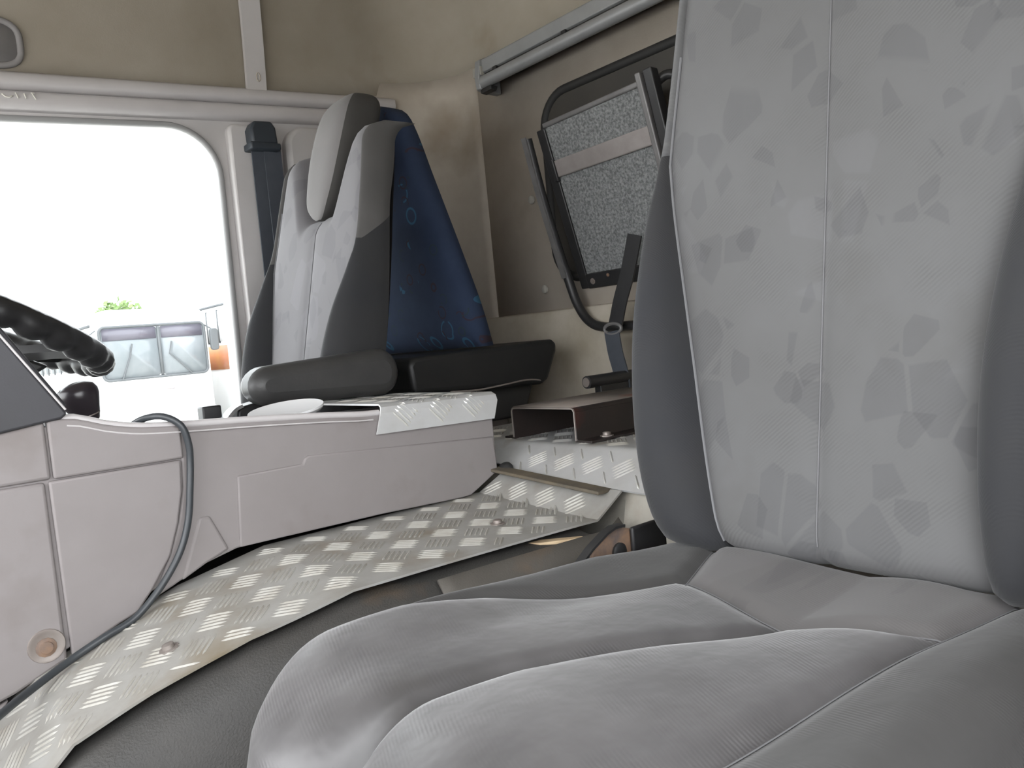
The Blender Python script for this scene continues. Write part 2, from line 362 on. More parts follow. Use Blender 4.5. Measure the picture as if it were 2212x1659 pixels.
mk('pane', pv+[(x, YF+.024, z) for x, z in dense(hole)], [tuple(range(len(pv))), tuple(range(2*len(pv)-1, len(pv)-1, -1))], M['glass'], w1, smooth=False)
# rounded corner between side wall and rear wall
cv = []; cf = []
zs = [.06, .5, .9, 1.2, 1.42, 1.50, 1.57]
arc = [(1.20, YF-.02)]+[(1.22+.225*math.sin(a), 1.83+.2*math.cos(a)) for a in [math.pi/2*k/10 for k in range(11)]]+[(1.446, 1.80)]
for z in zs:
    for x, y in arc: cv.append((x, y, z))
n = len(arc)
for i in range(len(zs)-1):
    for k in range(n-1): cf.append((i*n+k, i*n+k+1, i*n+n+k+1, i*n+n+k))
tw = mk('trim_1', cv, cf, M['wall'], kind=ST, label='curved corner lining behind the driver seat')
m = tw.modifiers.new('solid', 'SOLIDIFY'); m.thickness = .02; m.offset = 1
tube('trim_2', spline([(1.435, 1.985, 1.55), (1.437, 1.97, 1.49), (1.438, 1.945, 1.42), (1.438, 1.925, 1.26), (1.438, 1.922, 1.04), (1.438, 1.922, .86)], 6), .010, M['wall'], kind=ST, label='raised bead running down the rear corner lining')
# rear wall
box('wall_rear', XR, XR+.05, YN, YF+.05, .06, 1.60, M['wall'], bevel=None, kind=ST, label='stained beige rear wall of the cab')
prism('trim_3', [(1.452, .56), (1.425, .58), (1.425, .84), (1.432, .857), (1.452, .86)], 1, .02, 1.93, M['wall_low'], kind=ST, label='paler lower panel of the rear wall')
for i, (y, z) in enumerate(((1.935, 1.535), (1.895, 1.393), (1.884, 1.168), (1.589, .918), (1.61, 1.16))):
    lathe('lining_clip', [(.004, 0), (.012, .001), (.0105, .005), (.006, .007), (.0005, .0075)], (1.449, y, z), (-1, 0, 0), M['clip'],
          label=['pale round clip just under the ceiling edge by the corner', 'round clip beside the corner bead level with headrest', 'round clip beside the corner bead at mid height', 'round clip on rear wall left of the bent black tube', 'faint round clip on rear wall left of the metal rail'][i], cat='clip', group='round lining clips on the rear wall')
# passenger side: unseen wall added across the doorway to limit the light; and front
wall_with_hole('wall_near', [(XF, .06), (XR, .06), (XR, 1.58), (XF, 1.58)], dense(rrect(-.52, .52, .62, 1.34, .08, 6)), 1, YN-.05, YN, M['pillar'], kind=ST, label='unseen wall added across the passenger doorway, opening sized for the light')
box('wall_front', XF-.05, XF, YN, YF+.05, .06, .58, M['dash'], bevel=None, kind=ST, label='unseen bulkhead under the windscreen, lowered to let in light')  # out of view, kept low so more light enters through the windscreen
box('trim_5', XF-.05, XF+.02, YN, YF+.05, 1.40, 1.60, M['header'], bevel=None, kind=ST, label='windscreen header')
# ceiling: liner that rises from the wall tops and curves over
loop = rrect(XF-.02, XR-.002, YN-.02, YF-.022, [.20, .08, .08, .15], 10)
def zbase(x): return 1.478+.08*max(0, min(1, (x-.85)/.6))
V = []; F = []; T = 14; loopd = dense(loop)
cx0, cy0 = .35, 1.0
for i in range(T+1):
    a = math.pi/2*i/T
    ins = .50*(1-math.cos(a)); dz = .62*math.sin(a)
    for x, y in loopd:
        hx = (XR-XF)/2; hy = (YF-YN)/2
        V.append((cx0+(x-cx0)*(1-ins/hx), cy0+(y-cy0)*(1-ins/hy), zbase(x)*(1-i/T)+1.5*(i/T)+dz))
nl = len(loopd)
for i in range(T):
    for k in range(nl): F.append((i*nl+k, i*nl+(k+1) % nl, i*nl+nl+(k+1) % nl, i*nl+nl+k))
F.append(tuple(range(T*nl, T*nl+nl)))
c = mk('ceiling', V, F, M['liner'], kind=ST, label='stained beige fabric roof liner curving over the cab')
m = c.modifiers.new('solid', 'SOLIDIFY'); m.thickness = .025; m.offset = 1
def ceil_pt(x, a, off=0.0):
    # point on the far side of the ceiling at wall position x and profile angle a
    i = a/(math.pi/2); ins = .50*(1-math.cos(a)); hx = (XR-XF)/2; hy = (YF-YN)/2; y = YF-.022
    p = Vector((cx0+(x-cx0)*(1-ins/hx), cy0+(y-cy0)*(1-ins/hy), zbase(x)*(1-i)+1.5*i+.62*math.sin(a)))
    n = Vector((0, -math.cos(a), -math.sin(a)*.8)).normalized()
    return p+n*off
# header rail over the driver's window
v = []; f = []
prof = [(0, -.045), (-.020, -.042), (-.026, -.030), (-.026, -.012), (-.020, -.004), (-.008, 0), (-.030, .004), (-.034, .012), (-.032, .030), (-.012, .040), (0, .041)]
xs = [XF+.02, 0, .3, .6, .9, 1.1, 1.30]
for x in xs:
    for dy, dz in prof: v.append((x, YF-.018+dy, 1.437+.055*(x-.3)+dz-.004))
n = len(prof)
for i in range(len(xs)-1):
    for k in range(n-1): f.append((i*n+k, i*n+k+1, i*n+n+k+1, i*n+n+k))
f += [tuple(range(n)), tuple(range((len(xs)-1)*n, len(xs)*n))]
hd = mk('trim_6', v, f, M['header'], sharp=60, kind=ST, label='grooved header rail above the driver window')
# faint pale letter-like marks printed on the header rail
def hz(x): return 1.437+.055*(x-.3)
yy = YF-.0465
marks = [[(.310, .0), (.316, -.006), (.324, -.007), (.330, -.003)], [(.336, .004), (.340, -.008)], [(.352, .003), (.355, -.008)], [(.365, .005), (.372, .004)], [(.367, .005), (.374, -.009)]]
V, F = merge([tubev([(x, yy, hz(x)-.018+dz) for x, dz in mk_], .0013, 6) for mk_ in marks])
mk('decal_mark', V, F, M['decal'], hd, label='pale worn letter strokes')
# B-pillar trim
prism('trim_7', rrect(.795, .925, .50, 1.405, [.02, .02, .0, .0], 4), 1, YF-.048, YF-.015, M['pillar'], bevel=.008, kind=ST, label='door pillar trim behind the belt')
prism('trim_8', rrect(.945, 1.26, .50, 1.412, [.02, .055, .0, .0], 8), 1, YF-.06, YF-.015, M['pillar'], bevel=.018, kind=ST, label='raised round cornered panel behind the pillar')

# ------------------------------------------------------------------ engine tunnel under everything
PROF = [(-.16, .17), (.125, .440), (.20, .468), (.30, .500), (.42, .524), (.80, .526), (.846, .560)]
def fz(x): return interp(PROF, x)
YR = [(-.16, .90), (.127, .882), (.20, .875), (.33, .848), (.42, .838), (.57, .830), (.766, .815), (.846, .803)]
def fyr(x): return sinterp(YR, x)
def sgrid(fn, us, vs):
    V = [fn(u, w) for u in us for w in vs]; n = len(vs)
    F = [(i*n+k, i*n+k+1, i*n+n+k+1, i*n+n+k) for i in range(len(us)-1) for k in range(n-1)]
    return V, F
us = [-.30+.02*k for k in range(55)]
sec = [(1.42, -.012), (1.0, -.012), (.0, -.012), (-.012, -.018), (-.03, -.04), (-.06, -.12), (-.09, -.25), (-.11, -.42)]
def tun(x, k):
    a, dz = sec[k]; yr = fyr(min(x, .846)); z = fz(x)
    y = a if a >= 1 else yr+a+(.02 if a == 0 else 0)
    return (x, y, max(.081, z+dz))
V, F = sgrid(tun, us, range(len(sec)))
mk('trim_9', V, F, M['mat'], kind=ST, label='grey rubber matted engine tunnel side beside the passenger seat')
# rear block of the tunnel (taller), its corner rounded
pl = [(.872, .0), (1.43, .0), (1.43, 1.36), (.872, 1.36)]
prism('trim_10', [(.868, .715), (.90, .700), (1.424, .700), (1.424, 1.38), (.868, 1.38)], 2, .081, .560, M['mat2'], bevel=.02, kind=ST, label='grey rear end of the engine tunnel below the tread plate')
V, F = sgrid(lambda u, w: (.756+.114*u, w-.05*(1-u), .40+.158*u-.03*math.sin(math.pi*u)), fr(0, 1, 8), fr(.69, .815, 4))
mk('trim_4', V, F, M['mat2'], kind=ST, label='sloping beige end of the tunnel beside the seat hinge')
# bare mat overlap in front of the rear block: a second flap with a cut edge
ff = []; fv = []
for x in [.52+.02*k for k in range(16)]:
    for k in range(3, 8):
        a, dz = sec[k]; yr = fyr(x); fv.append((x, yr+a-.006, fz(x)+dz+.004))
for i in range(15):
    for k in range(4): ff.append((i*5+k, i*5+k+1, i*5+5+k+1, i*5+5+k))
o = mk('trim_11', fv, ff, M['mat3'], kind=ST, label='overlapping flap of tunnel matting with rusty front edge')
m = o.modifiers.new('solid', 'SOLIDIFY'); m.thickness = .004; m.offset = 1

# ------------------------------------------------------------------ five-bar tread plates
def tread(fn, s0, s1, t0, t1, inside, cs=None, seg=None, p=.047, L=.038, sp=.0072, w=.0040, h=.0016):
    # fn(s,t,h) -> point; bars run at 45 degrees to the sheet edges, five to a group, groups alternate in direction
    parts = []
    q = math.sqrt(.5); rng = int((s1-s0+t1-t0)/p)+6; cs = cs or (s0+s1)/2; ct = (t0+t1)/2
    for i in range(-rng, rng+1):
        for j in range(-rng, rng+1):
            a, b = i*p, j*p
            s = cs+(a+b)*q; t = ct+(a-b)*q
            if not (s0-.02 < s < s1+.02 and t0-.02 < t < t1+.02): continue
            d = (q, q) if (i+j) % 2 else (q, -q); nn = (-d[1], d[0])
            for k in range(-2, 3):
                c = (s+nn[0]*k*sp, t+nn[1]*k*sp)
                base = []
                for al, be in ((-.5, 0), (-.36, -.5), (.36, -.5), (.5, 0), (.36, .5), (-.36, .5)):
                    base.append((c[0]+d[0]*al*L+nn[0]*be*w, c[1]+d[1]*al*L+nn[1]*be*w))
                top = []
                for al in (-.30, .30): top.append((c[0]+d[0]*al*L, c[1]+d[1]*al*L))
                if not all(inside(*b_) for b_ in base): continue
                if seg and len(set(seg(b_[0]) for b_ in base)) > 1: continue
                parts.append(([fn(*b_, .0002) for b_ in base]+[fn(*b_, h) for b_ in top],
                              [(0, 1, 6), (1, 2, 7, 6), (2, 3, 7), (3, 4, 7), (4, 5, 6, 7), (5, 0, 6)]))
    return merge(parts)
def polyline(prof):
    acc = [0]
    for (a, b), (c, d) in zip(prof, prof[1:]): acc.append(acc[-1]+math.hypot(c-a, d-b))
    def at(s, h):
        i = 0
        while i < len(prof)-2 and s > acc[i+1]: i += 1
        (a, b), (c, d) = prof[i], prof[i+1]; l = acc[i+1]-acc[i]; u = (s-acc[i])/l
        return a+(c-a)*u-(d-b)/l*h, b+(d-b)*u+(c-a)/l*h
    return acc, at
# lower plate
acc, at_ = polyline(PROF); Ltot = acc[-1]
def low(s, t, h=0):
    x, z = at_(s, h); return (x, t, z+.013*max(0, (t-.84)/.24))
TH = .003
def plate(name, at2, s_list, tlo, thi, mat, root_, nt=10):
    # solid sheet; the upper side is the profile, the lower one TH below
    V = []; F = []
    for s in s_list:
        lo, hi = tlo(s), thi(s)
        for k in range(nt+1):
            t = lo+(hi-lo)*k/nt; V.append(at2(s, t, 0))
    n = nt+1; m_ = len(V)
    for s in s_list:
        lo, hi = tlo(s), thi(s)
        for k in range(nt+1): V.append(at2(s, lo+(hi-lo)*k/nt, -TH))
    R = len(s_list)
    for i in range(R-1):
        for k in range(nt):
            F.append((i*n+k, i*n+k+1, i*n+n+k+1, i*n+n+k)); F.append(tuple(m_+q for q in (i*n+k, i*n+n+k, i*n+n+k+1, i*n+k+1)))
        F += [(i*n, i*n+n, m_+i*n+n, m_+i*n), (i*n+nt, m_+i*n+nt, m_+i*n+n+nt, i*n+n+nt)]
    for k in range(nt):
        F += [(k, m_+k, m_+k+1, k+1), ((R-1)*n+k, (R-1)*n+k+1, m_+(R-1)*n+k+1, m_+(R-1)*n+k)]
    return mk(name, V, F, mat, root_, sharp=25)
def bolt(parent, c, nrm, r, mat, name='bolt', hexa=True):
    c = Vector(c); return lathe(name, [(r*1.6, 0), (r*1.6, r*.25), (r, r*.3), (r*.95, r*.9), (r*.5, r*1.05)], c, nrm, mat, parent, n=8 if hexa else 14)
rt = root('tread_plate', (.4, .95, .43), 'long worn checker plate sloping down along the grey console', 'tread plate')
sl = sorted(set([Ltot*k/60 for k in range(61)]+acc))
def xof(s): return at_(s, 0)[0]
plate('sheet', low, sl, lambda s: fyr(xof(s)), lambda s: 1.10 if xof(s) < .8 else 1.092-.02*(xof(s)-.8)/.046, M['alu_low'], rt)
V, F = tread(low, 0, Ltot, .78, 1.10, lambda s, t: .004 < s < Ltot-.004 and fyr(xof(s))+.004 < t < 1.09)
mk('tread_pattern', V, F, M['bar_low'], rt, smooth=False, kind='stuff')
bolt(rt, (.697, .913, .530), (0, 0, 1), .007, M['steel_in'])
bolt(rt, (.239, .942, fz(.239)+.0055), (-.25, 0, 1), .007, M['steel_in'])
# upper plate
UP = [(.850, .567), (.924, .6055), (.930, .6075), (1.42, .6075)]
acu, atu = polyline(UP)
def upp(s, t, h=0):
    x, z = atu(s, h); drop = .014*max(0, (1.09-t)/.33)*max(0, 1-s/acu[1]); return (x, t, z-drop*.6)
ru = root('tread_plate', (1.1, 1.0, .56), 'bright checker plate on the raised tunnel carrying the steel channel', 'tread plate')
plate('sheet', upp, sorted(set(acu+[acu[-1]*k/30 for k in range(31)])), lambda s: .69, lambda s: 1.085 if s < .02 else 1.375, M['alu'], ru)
V, F = tread(upp, 0, acu[-1], .69, 1.375, lambda s, t: .004 < s < acu[-1]-.01 and .70 < t < (1.075 if s < .07 else 1.365), .042+.0332340*8, seg=lambda s: 0 if s < acu[1] else (9 if s < acu[2] else 1))
mk('tread_pattern', V, F, M['alu_bar'], ru, smooth=False, kind='stuff')
# rubber edging strip at the step, black bung
prism('edging_strip', [(1.088, .5725), (.825, .5555), (.825, .5610), (1.088, .5780)], 0, .820, .850, M['ribbed'], bevel=.002, label='dirty ribbed brown edging strip lying across the plate step', cat='strip')
lathe('rubber_bung', [(.0005, 0), (.013, .001), (.014, .008), (.012, .014), (.006, .017), (.0005, .018)], (.853, 1.076, .566), (-.5, -.2, .8), M['rubber'], label='black rubber bung at the rear corner of the console', cat='bung')

# ------------------------------------------------------------------ grey engine console
rc = root('console', (.4, 1.2, .5), 'light grey plastic console along the engine tunnel with moulded side panels', 'console')
YC = 1.08
TOPC = [(-.45, .70), (.10, .748), (.19, .756), (.235, .742), (.27, .734), (.327, .7285), (.42, .722), (.524, .713), (.60, .7055), (.845, .6985)]
def ftop(x): return sinterp(TOPC, x)
BOT = [(-.45, .30), (.02, .42), (.10, .441), (.135, .450), (.156, .463), (.22, .490), (.291, .519), (.33, .536), (.377, .547), (.60, .546), (.757, .542), (.836, .570)]
def fbot(x): return interp(BOT, x)
def ribs(xs_, top, bot, y0, y1, name, mat, bevel=.002, **kw):
    poly = [(x, top(x)) for x in xs_]+[(x, bot(x)) for x in reversed(xs_)]
    return prism(name, poly, 1, y0, y1, mat, rc, bevel=bevel, **kw)
ribs(fr(-.29, .826, 30), lambda x: ftop(x)-.010, lambda x: max(fbot(x), fz(x)+.004)+.01, YC+.006, 1.34, 'body', M['console'])
# moulded face panels, narrow dark joints between them
crease = lambda x: .681
ribs(fr(-.29, .1670, 8), lambda x: ftop(x)-.004-.012*max(0, min(1, (.17-x)/.3)), lambda x: crease(x)+.0012, YC, YC+.012, 'side_panel', M['console'], .004)
ribs(fr(-.29, .1600, 8), lambda x: crease(x)-.0012, lambda x: fbot(x)+.0, YC, YC+.012, 'side_panel', M['console'], .004)
ribs(fr(.1695, .320, 10), lambda x: ftop(x)-.004, lambda x: crease(x)+.001, YC-.001, YC+.012, 'side_panel', M['console'], .003)
lm = [(.1635, crease(0)-.001), (.316, crease(0)-.001), (.313, .640), (.304, .600), (.290, .560), (.262, .520), (.243, .498)]+[(x, fbot(x)) for x in (.22, .19, .165)]
prism('side_panel', lm, 1, YC-.001, YC+.012, M['console'], rc, bevel=.003)
rear = [(.320, ftop(.320)-.004), (.42, ftop(.42)-.004), (.524, ftop(.524)-.004), (.60, ftop(.60)-.004), (.72, ftop(.72)-.003), (.838, ftop(.838)-.003), (.838, .572), (.775, .541), (.757, .540)]+[(x, fbot(x)) for x in (.60, .377, .33, .291, .262)]+[(.29, .56), (.305, .60), (.316, .645)]
prism('side_panel', rear, 1, YC+.003, YC+.014, M['console'], rc, bevel=.003)
ins = [(.380, .548), (.387, .6455), (.483, .6455), (.487, .653), (.493, .656), (.832, .632), (.836, .572), (.775, .5415), (.757, .5405), (.60, .546)]
prism('insert_panel', ins, 1, YC-.001, YC+.008, M['console'], rc, bevel=.0025, label='raised flush panel at the rear of the console')
wedge = [(.330, .60), (.345, .60), (.366, .549), (.335, .538), (.300, .522)]
prism('moulded_rib', wedge, 1, YC+.0, YC+.008, M['console'], rc, bevel=.004)
# end face and top tray
prism('end_panel', [(YC+.004, ftop(.84)-.004), (1.34, ftop(.84)-.004), (1.34, .58), (YC+.004, .575)], 0, .826, .838, M['console'], rc, bevel=.004)
tube('lip', [(x, YC+.006, ftop(x)-.003) for x in fr(.185, .618, 30)], .0050, M['lip'], rc, label='smooth rounded lip with its lit edge put into the colour')  # paler than the console: light along this edge is painted in
tube('trim_line', [(x, YC-.0005, ftop(x)-.0125) for x in fr(.19, .604, 30)], .0012, M['lip'], rc)
rs_ = lathe('screw_recess', [(.0205, -.001), (.0195, .0012), (.0175, .0012), (.0155, .0004), (.0005, .0003)], (.140, YC-.0005, .488), (0, -1, 0), M['steel_in'], rc, n=24)
lathe('screw', [(.0115, .0003), (.0112, .0012), (.0075, .0022), (.0070, .004), (.0005, .0045)], (.1395, YC-.0005, .4865), (0, -1, 0), M['rust'], rs_, n=12)
prism('lower_panel', [(-.30, .30), (-.02, .40), (.098, .436), (.085, .42), (.05, .38), (-.10, .22), (-.30, .12)], 1, YC+.006, YC+.03, M['console'], rc, bevel=.004)
# tread plate cap folded over the console
rk = root('tread_plate', (.73, 1.2, .69), 'bright checker plate cap folded over the rear top of the console', 'tread plate')
CP = [(YC-.0045, .663), (YC-.0045, .694), (YC-.001, .704), (YC+.010, .7085), (1.36, .7085)]
ack, atk = polyline(CP)
def cap(s, t, h=0):
    y, z = atk(s, h); return (t, y, z-.004*(t-.7)/.14+.004)
plate('sheet', cap, sorted(set(ack+[ack[-1]*k/20 for k in range(21)])), lambda s: .606+.016*min(1, s/.05), lambda s: .846-.010*max(0, (.03-s)/.03), M['alu'], rk)
V, F = tread(cap, 0, ack[-1], .61, .845, lambda s, t: .003 < s < ack[-1]-.004 and .625 < t < .840)
mk('tread_pattern', V, F, M['alu_bar'], rk, smooth=False, kind='stuff')
# things standing on the console
lathe('round_lid', [(.0005, .0), (.045, .0), (.054, .003), (.057, .007), (.0565, .010), (.051, .009), (.030, .0065), (.0005, .006)], (.500, 1.155, .714), (-.12, -.10, 1), M['lid'], n=36, label='glossy white round lid lying on the console top', cat='lid')
hb = root('lever_housing', (.5, 1.43, .66), 'small black lever housing with silver edge behind the console', 'lever')
prism('body', [(.505, .66), (.512, .716), (.526, .722), (.560, .728), (.575, .70), (.575, .66)], 1, 1.39, 1.44, M['black'], hb, bevel=.005)
ribbon('silver_edge', spline([(.470, 1.385, .675), (.484, 1.385, .700), (.500, 1.385, .717), (.515, 1.385, .724)], 5), .030, .006, (0, 1, 0), M['chrome'], hb)
box('block', .468, .502, 1.44, 1.47, .66, .727, M['black'], hb, bevel=.003)
# gear knob
gk = root('gear_lever', (.245, 1.2, .6), 'gear lever with glossy black knob rising behind the console lip', 'gear lever')
GX, GY = .2265, 1.20
lathe('knob', [(.009, -.002), (.013, .002), (.0165, .010), (.021, .022), (.0255, .034), (.0265, .042), (.024, .050), (.016, .055), (.006, .057), (.0005, .0573)], (GX+.014, GY, .738), (-.30, 0, 1), M['knob'], gk, n=24)
tube('shaft', [(GX+.04, GY, .60), (GX+.014, GY, .742)], .008, M['black'], gk)
lathe('collar', [(.0165, 0), (.0168, .001), (.0165, .002)], (GX+.0115, GY, .7465), (-.30, 0, 1), M['steel_in'], gk, n=24)
# hanging cable
cp = spline([(.262, 1.135, .722), (.280, 1.10, .738), (.300, 1.078, .7395), (.318, 1.068, .725), (.3245, 1.068, .70), (.3245, 1.070, .676), (.320, 1.070, .640), (.314, 1.070, .604), (.303, 1.070, .572), (.286, 1.068, .545), (.262, 1.066, .518), (.234, 1.064, .496), (.20, 1.060, .4855), (.158, 1.054, .471), (.113, 1.026, .460), (.079, .987, .457), (.03, .93, .45), (-.06, .85, .42)], 6)
tube('cable', cp, .0045, M['cable'], n=10, label='thin dark grey cable hanging over the console lip down onto the plate', cat='cable')

# ------------------------------------------------------------------ dashboard end and steering wheel
rd = root('dashboard_end', (.0, 1.1, .73), 'dark grey end of the dashboard with pale edge trim', 'dashboard')
dp = [(-.30, .725), (.10, .741), (.185, .7525), (.192, .758), (.130, .862), (.02, 1.02), (-.10, 1.10), (-.30, 1.12)]
prism('end_panel', dp, 1, YC-.005, YC+.045, M['dash'], rd, bevel=.003)
tube('edge_trim', [(.190, YC-.006, .763), (.131, YC-.006, .860), (.02, YC-.006, 1.018)], .0014, M['lip'], rd)
tube('edge_trim', [(.193, YC+.02, .766), (.136, YC+.02, .864), (.025, YC+.02, 1.024)], .0035, M['dash'], rd)
box('trim_12', XF+.01, -.32, .02, 2.02, .081, .54, M['dash'], bevel=.03, kind=ST, label='unseen dark dashboard under the windscreen, lowered to let in light')  # out of view, its height set by the light reaching the cushion
sw = root('steering_wheel', (.115, 1.60, .85), 'black steering wheel with moulded finger grips seen edge on', 'steering wheel')
tl = math.radians(27); SWC = Vector((.1435, 1.60, .9245)); ea = Vector((math.cos(tl), 0, -math.sin(tl))); eb = Vector((0, 1, 0)); en = ea.cross(eb)
RW = .225
def swp(a, r, h=0): return SWC+(ea*math.cos(a)+eb*math.sin(a))*r+en*h
N = 180; grip = [.0022*math.sin(30*2*math.pi*k/N) for k in range(N)]; rad = [.0225+g_ for g_ in grip]
mk('rim', *tubev([swp(2*math.pi*k/N, RW, -grip[k]) for k in range(N)], rad, 12, True), M['black'], sw)
for a in (math.radians(35), math.radians(-35), math.radians(145), math.radians(215)):
    ribbon('spoke', [swp(a, .06, -.05), swp(a, .10, -.045), swp(a, .16, -.02), swp(a, RW-.004, 0)], .045, .014, eb*math.cos(a)-ea*math.sin(a), M['black'], sw)
lathe('hub', [(.0005, -.075), (.055, -.07), (.075, -.05), (.08, -.03), (.07, -.02), (.0005, -.015)], SWC, en, M['black'], sw, n=28)
tube('column', [SWC-en*.06, SWC-en*.45], .035, M['black'], sw)
for a in (0.0,):
    prism('stalk_shroud', [(.10, .82), (.245, .815), (.262, .824), (.19, .862), (.10, .90)], 1, 1.57, 1.63, M['black'], sw, bevel=.006)

# ------------------------------------------------------------------ seats
def build_back(rt_, yc, zb, Xb, k, Hs, Hc, hw, sl, sr, bo, mp, mb, mside, notch=(.07, .125), zsplit=1.02, T=.11, uprt=None):
    NB, NP, NZ = 16, 18, 60
    def H(w):
        a = abs(w); t = max(0, min(1, (a-notch[0])/(notch[1]-notch[0]))); t = t*t*(3-2*t)
        return Hc+(Hs-Hc)*t-.9*max(0, a-.16)**1.5
    def bez(P, t):
        u = 1-t; return tuple(u**3*P[0][i]+3*u*u*t*P[1][i]+3*u*t*t*P[2][i]+t**3*P[3][i] for i in (0, 1))
    rows = []
    def section(z):
        h, b = sinterp(hw, z), sinterp(bo, z); out = []
        for sgn, s_ in ((1, min(sinterp(sl, z), h-.012)), (-1, min(sinterp(sr, z), h-.012))):
            side = []
            g = h-s_
            P = [(s_, -.004), (s_+.08*g, b*1.35+.002), (h+.012*min(1, b/.03), b*1.25+.004), (h, -.035)]
            for i in range(NB+1): side.append(bez(P, i/NB))
            for q in (.25, .5, .75, 1): side.append((h-.012*q*q, -.035-(T-.035)*q))
            out.append([(sgn*y, d) for y, d in side])
        pan = []
        a, c_ = out[1][0][0], out[0][0][0]   # near (negative) to far (positive)
        for i in range(2*NP+1):
            if i <= NP: t = i/NP; y = a+(0-a)*t
            else: t = (i-NP)/NP; y = 0+(c_-0)*t
            e = min(t, 1-t)
            pan.append((y, -.003+.007*(1-(1-min(1, e/.22))**2)**.5 if e < .22 else .004))
        return out[1][::-1]+pan[1:-1]+out[0]
    nsec = None; V = []; tv = []
    for iz in range(NZ+1):
        t = iz/NZ
        z0 = zb+(Hs-zb)*t
        S_ = section(min(z0, Hs)); nsec = len(S_)
        rb = 0
        if t < .06: rb = -.03*(1-math.sqrt(max(0, 1-(1-t/.06)**2)))
        for y, d in S_:
            zt = H(y); z = zb+(zt-zb)*t
            tt = (zt-z)/.05
            rr_ = -.05*(1-math.sqrt(max(0, 1-(1-tt)**2))) if tt < 1 else 0
            yy_ = y
            X = Xb+k*(z-zb)-(d+rb+rr_)
            z += .045*max(0, min(1, -d/T))*math.exp(-((z-zsplit)/.11)**2)
            V.append((X, yc+yy_, z))
    n = nsec; side_n = NB+5
    F = {'near': [], 'far': [], 'nup': [], 'fup': [], 'pan': [], 'shell': []}
    for iz in range(NZ):
        zmid = zb+(Hs-zb)*(iz+.5)/NZ
        for j in range(n-1):
            q = (iz*n+j, iz*n+j+1, iz*n+n+j+1, iz*n+n+j)
            if j < side_n-1: F['near' if zmid < zsplit else 'nup'].append(q)
            elif j >= n-side_n: F['far' if zmid < zsplit else 'fup'].append(q)
            else: F['pan'].append(q)
    def sub(name, fs, mat, **kw):
        used = {}; nv = []; nf = []
        for q in fs:
            r_ = []
            for i in q:
                if i not in used: used[i] = len(nv); nv.append(V[i])
                r_.append(used[i])
            nf.append(tuple(r_))
        return mk(name, nv, nf, mat, rt_, **kw)
    pan = sub('backrest_panel', F['pan'], mp, label='lighter patterned centre panel of the backrest')
    sub('backrest_bolster', F['near'], mb); sub('backrest_bolster', F['far'], mb)
    sub('backrest_shoulder', F['nup'], mside); sub('backrest_shoulder', F['fup'], mside)
    # rear shell
    bv = []; bf = []; zz = fr(zb, Hs-.03, 14)
    for z in zz:
        h = sinterp(hw, z)-.012
        for y in fr(-h, h, 8):
            zt = min(z, H(y)-.02); bv.append((Xb+k*(zt-zb)+T+.03*(1-(y/h)**2), yc+y, zt))
    for i in range(14):
        for j in range(8): bf.append((i*9+j, i*9+j+1, i*9+9+j+1, i*9+9+j))
    o = mk('backrest_shell', bv, bf, M['base'], rt_)
    # roof of the backrest and its underside closed with strips
    def strip(row, name, zoff, mat):
        v_ = []; f_ = []
        for j in range(n):
            p = V[row*n+j]; y = p[1]-yc; h = sinterp(hw, p[2])-.012; y2 = max(-h, min(h, y))
            v_ += [p, (Xb+k*(p[2]-zb)+T+.03*(1-(y2/max(h, .01))**2), yc+y2, p[2]+zoff)]
        for j in range(n-1): f_.append((2*j, 2*j+1, 2*j+3, 2*j+2))
        mk(name, v_, f_, mat, rt_)
    strip(NZ, 'backrest_top', -.012, mside); strip(0, 'backrest_underside', 0, M['base'])
    # stitched centre seam and side piping
    jc = side_n-1+NP
    cs_ = [Vector(V[i*n+jc])+Vector((-.0012, 0, 0)) for i in range(2, NZ-1)]
    tube('centre_seam', cs_, .0009, M['seam'], pan, n=6)
    for j, nm in ((side_n-1, 'piping'), (n-side_n, 'piping')):
        pp = [Vector(V[i*n+j])+Vector((-.002, 0, 0)) for i in range(1, NZ-2) if zb+(Hs-zb)*i/NZ < zsplit+.12]
        tube(nm, pp, .0018, M['piping'], pan, n=6)
    return V

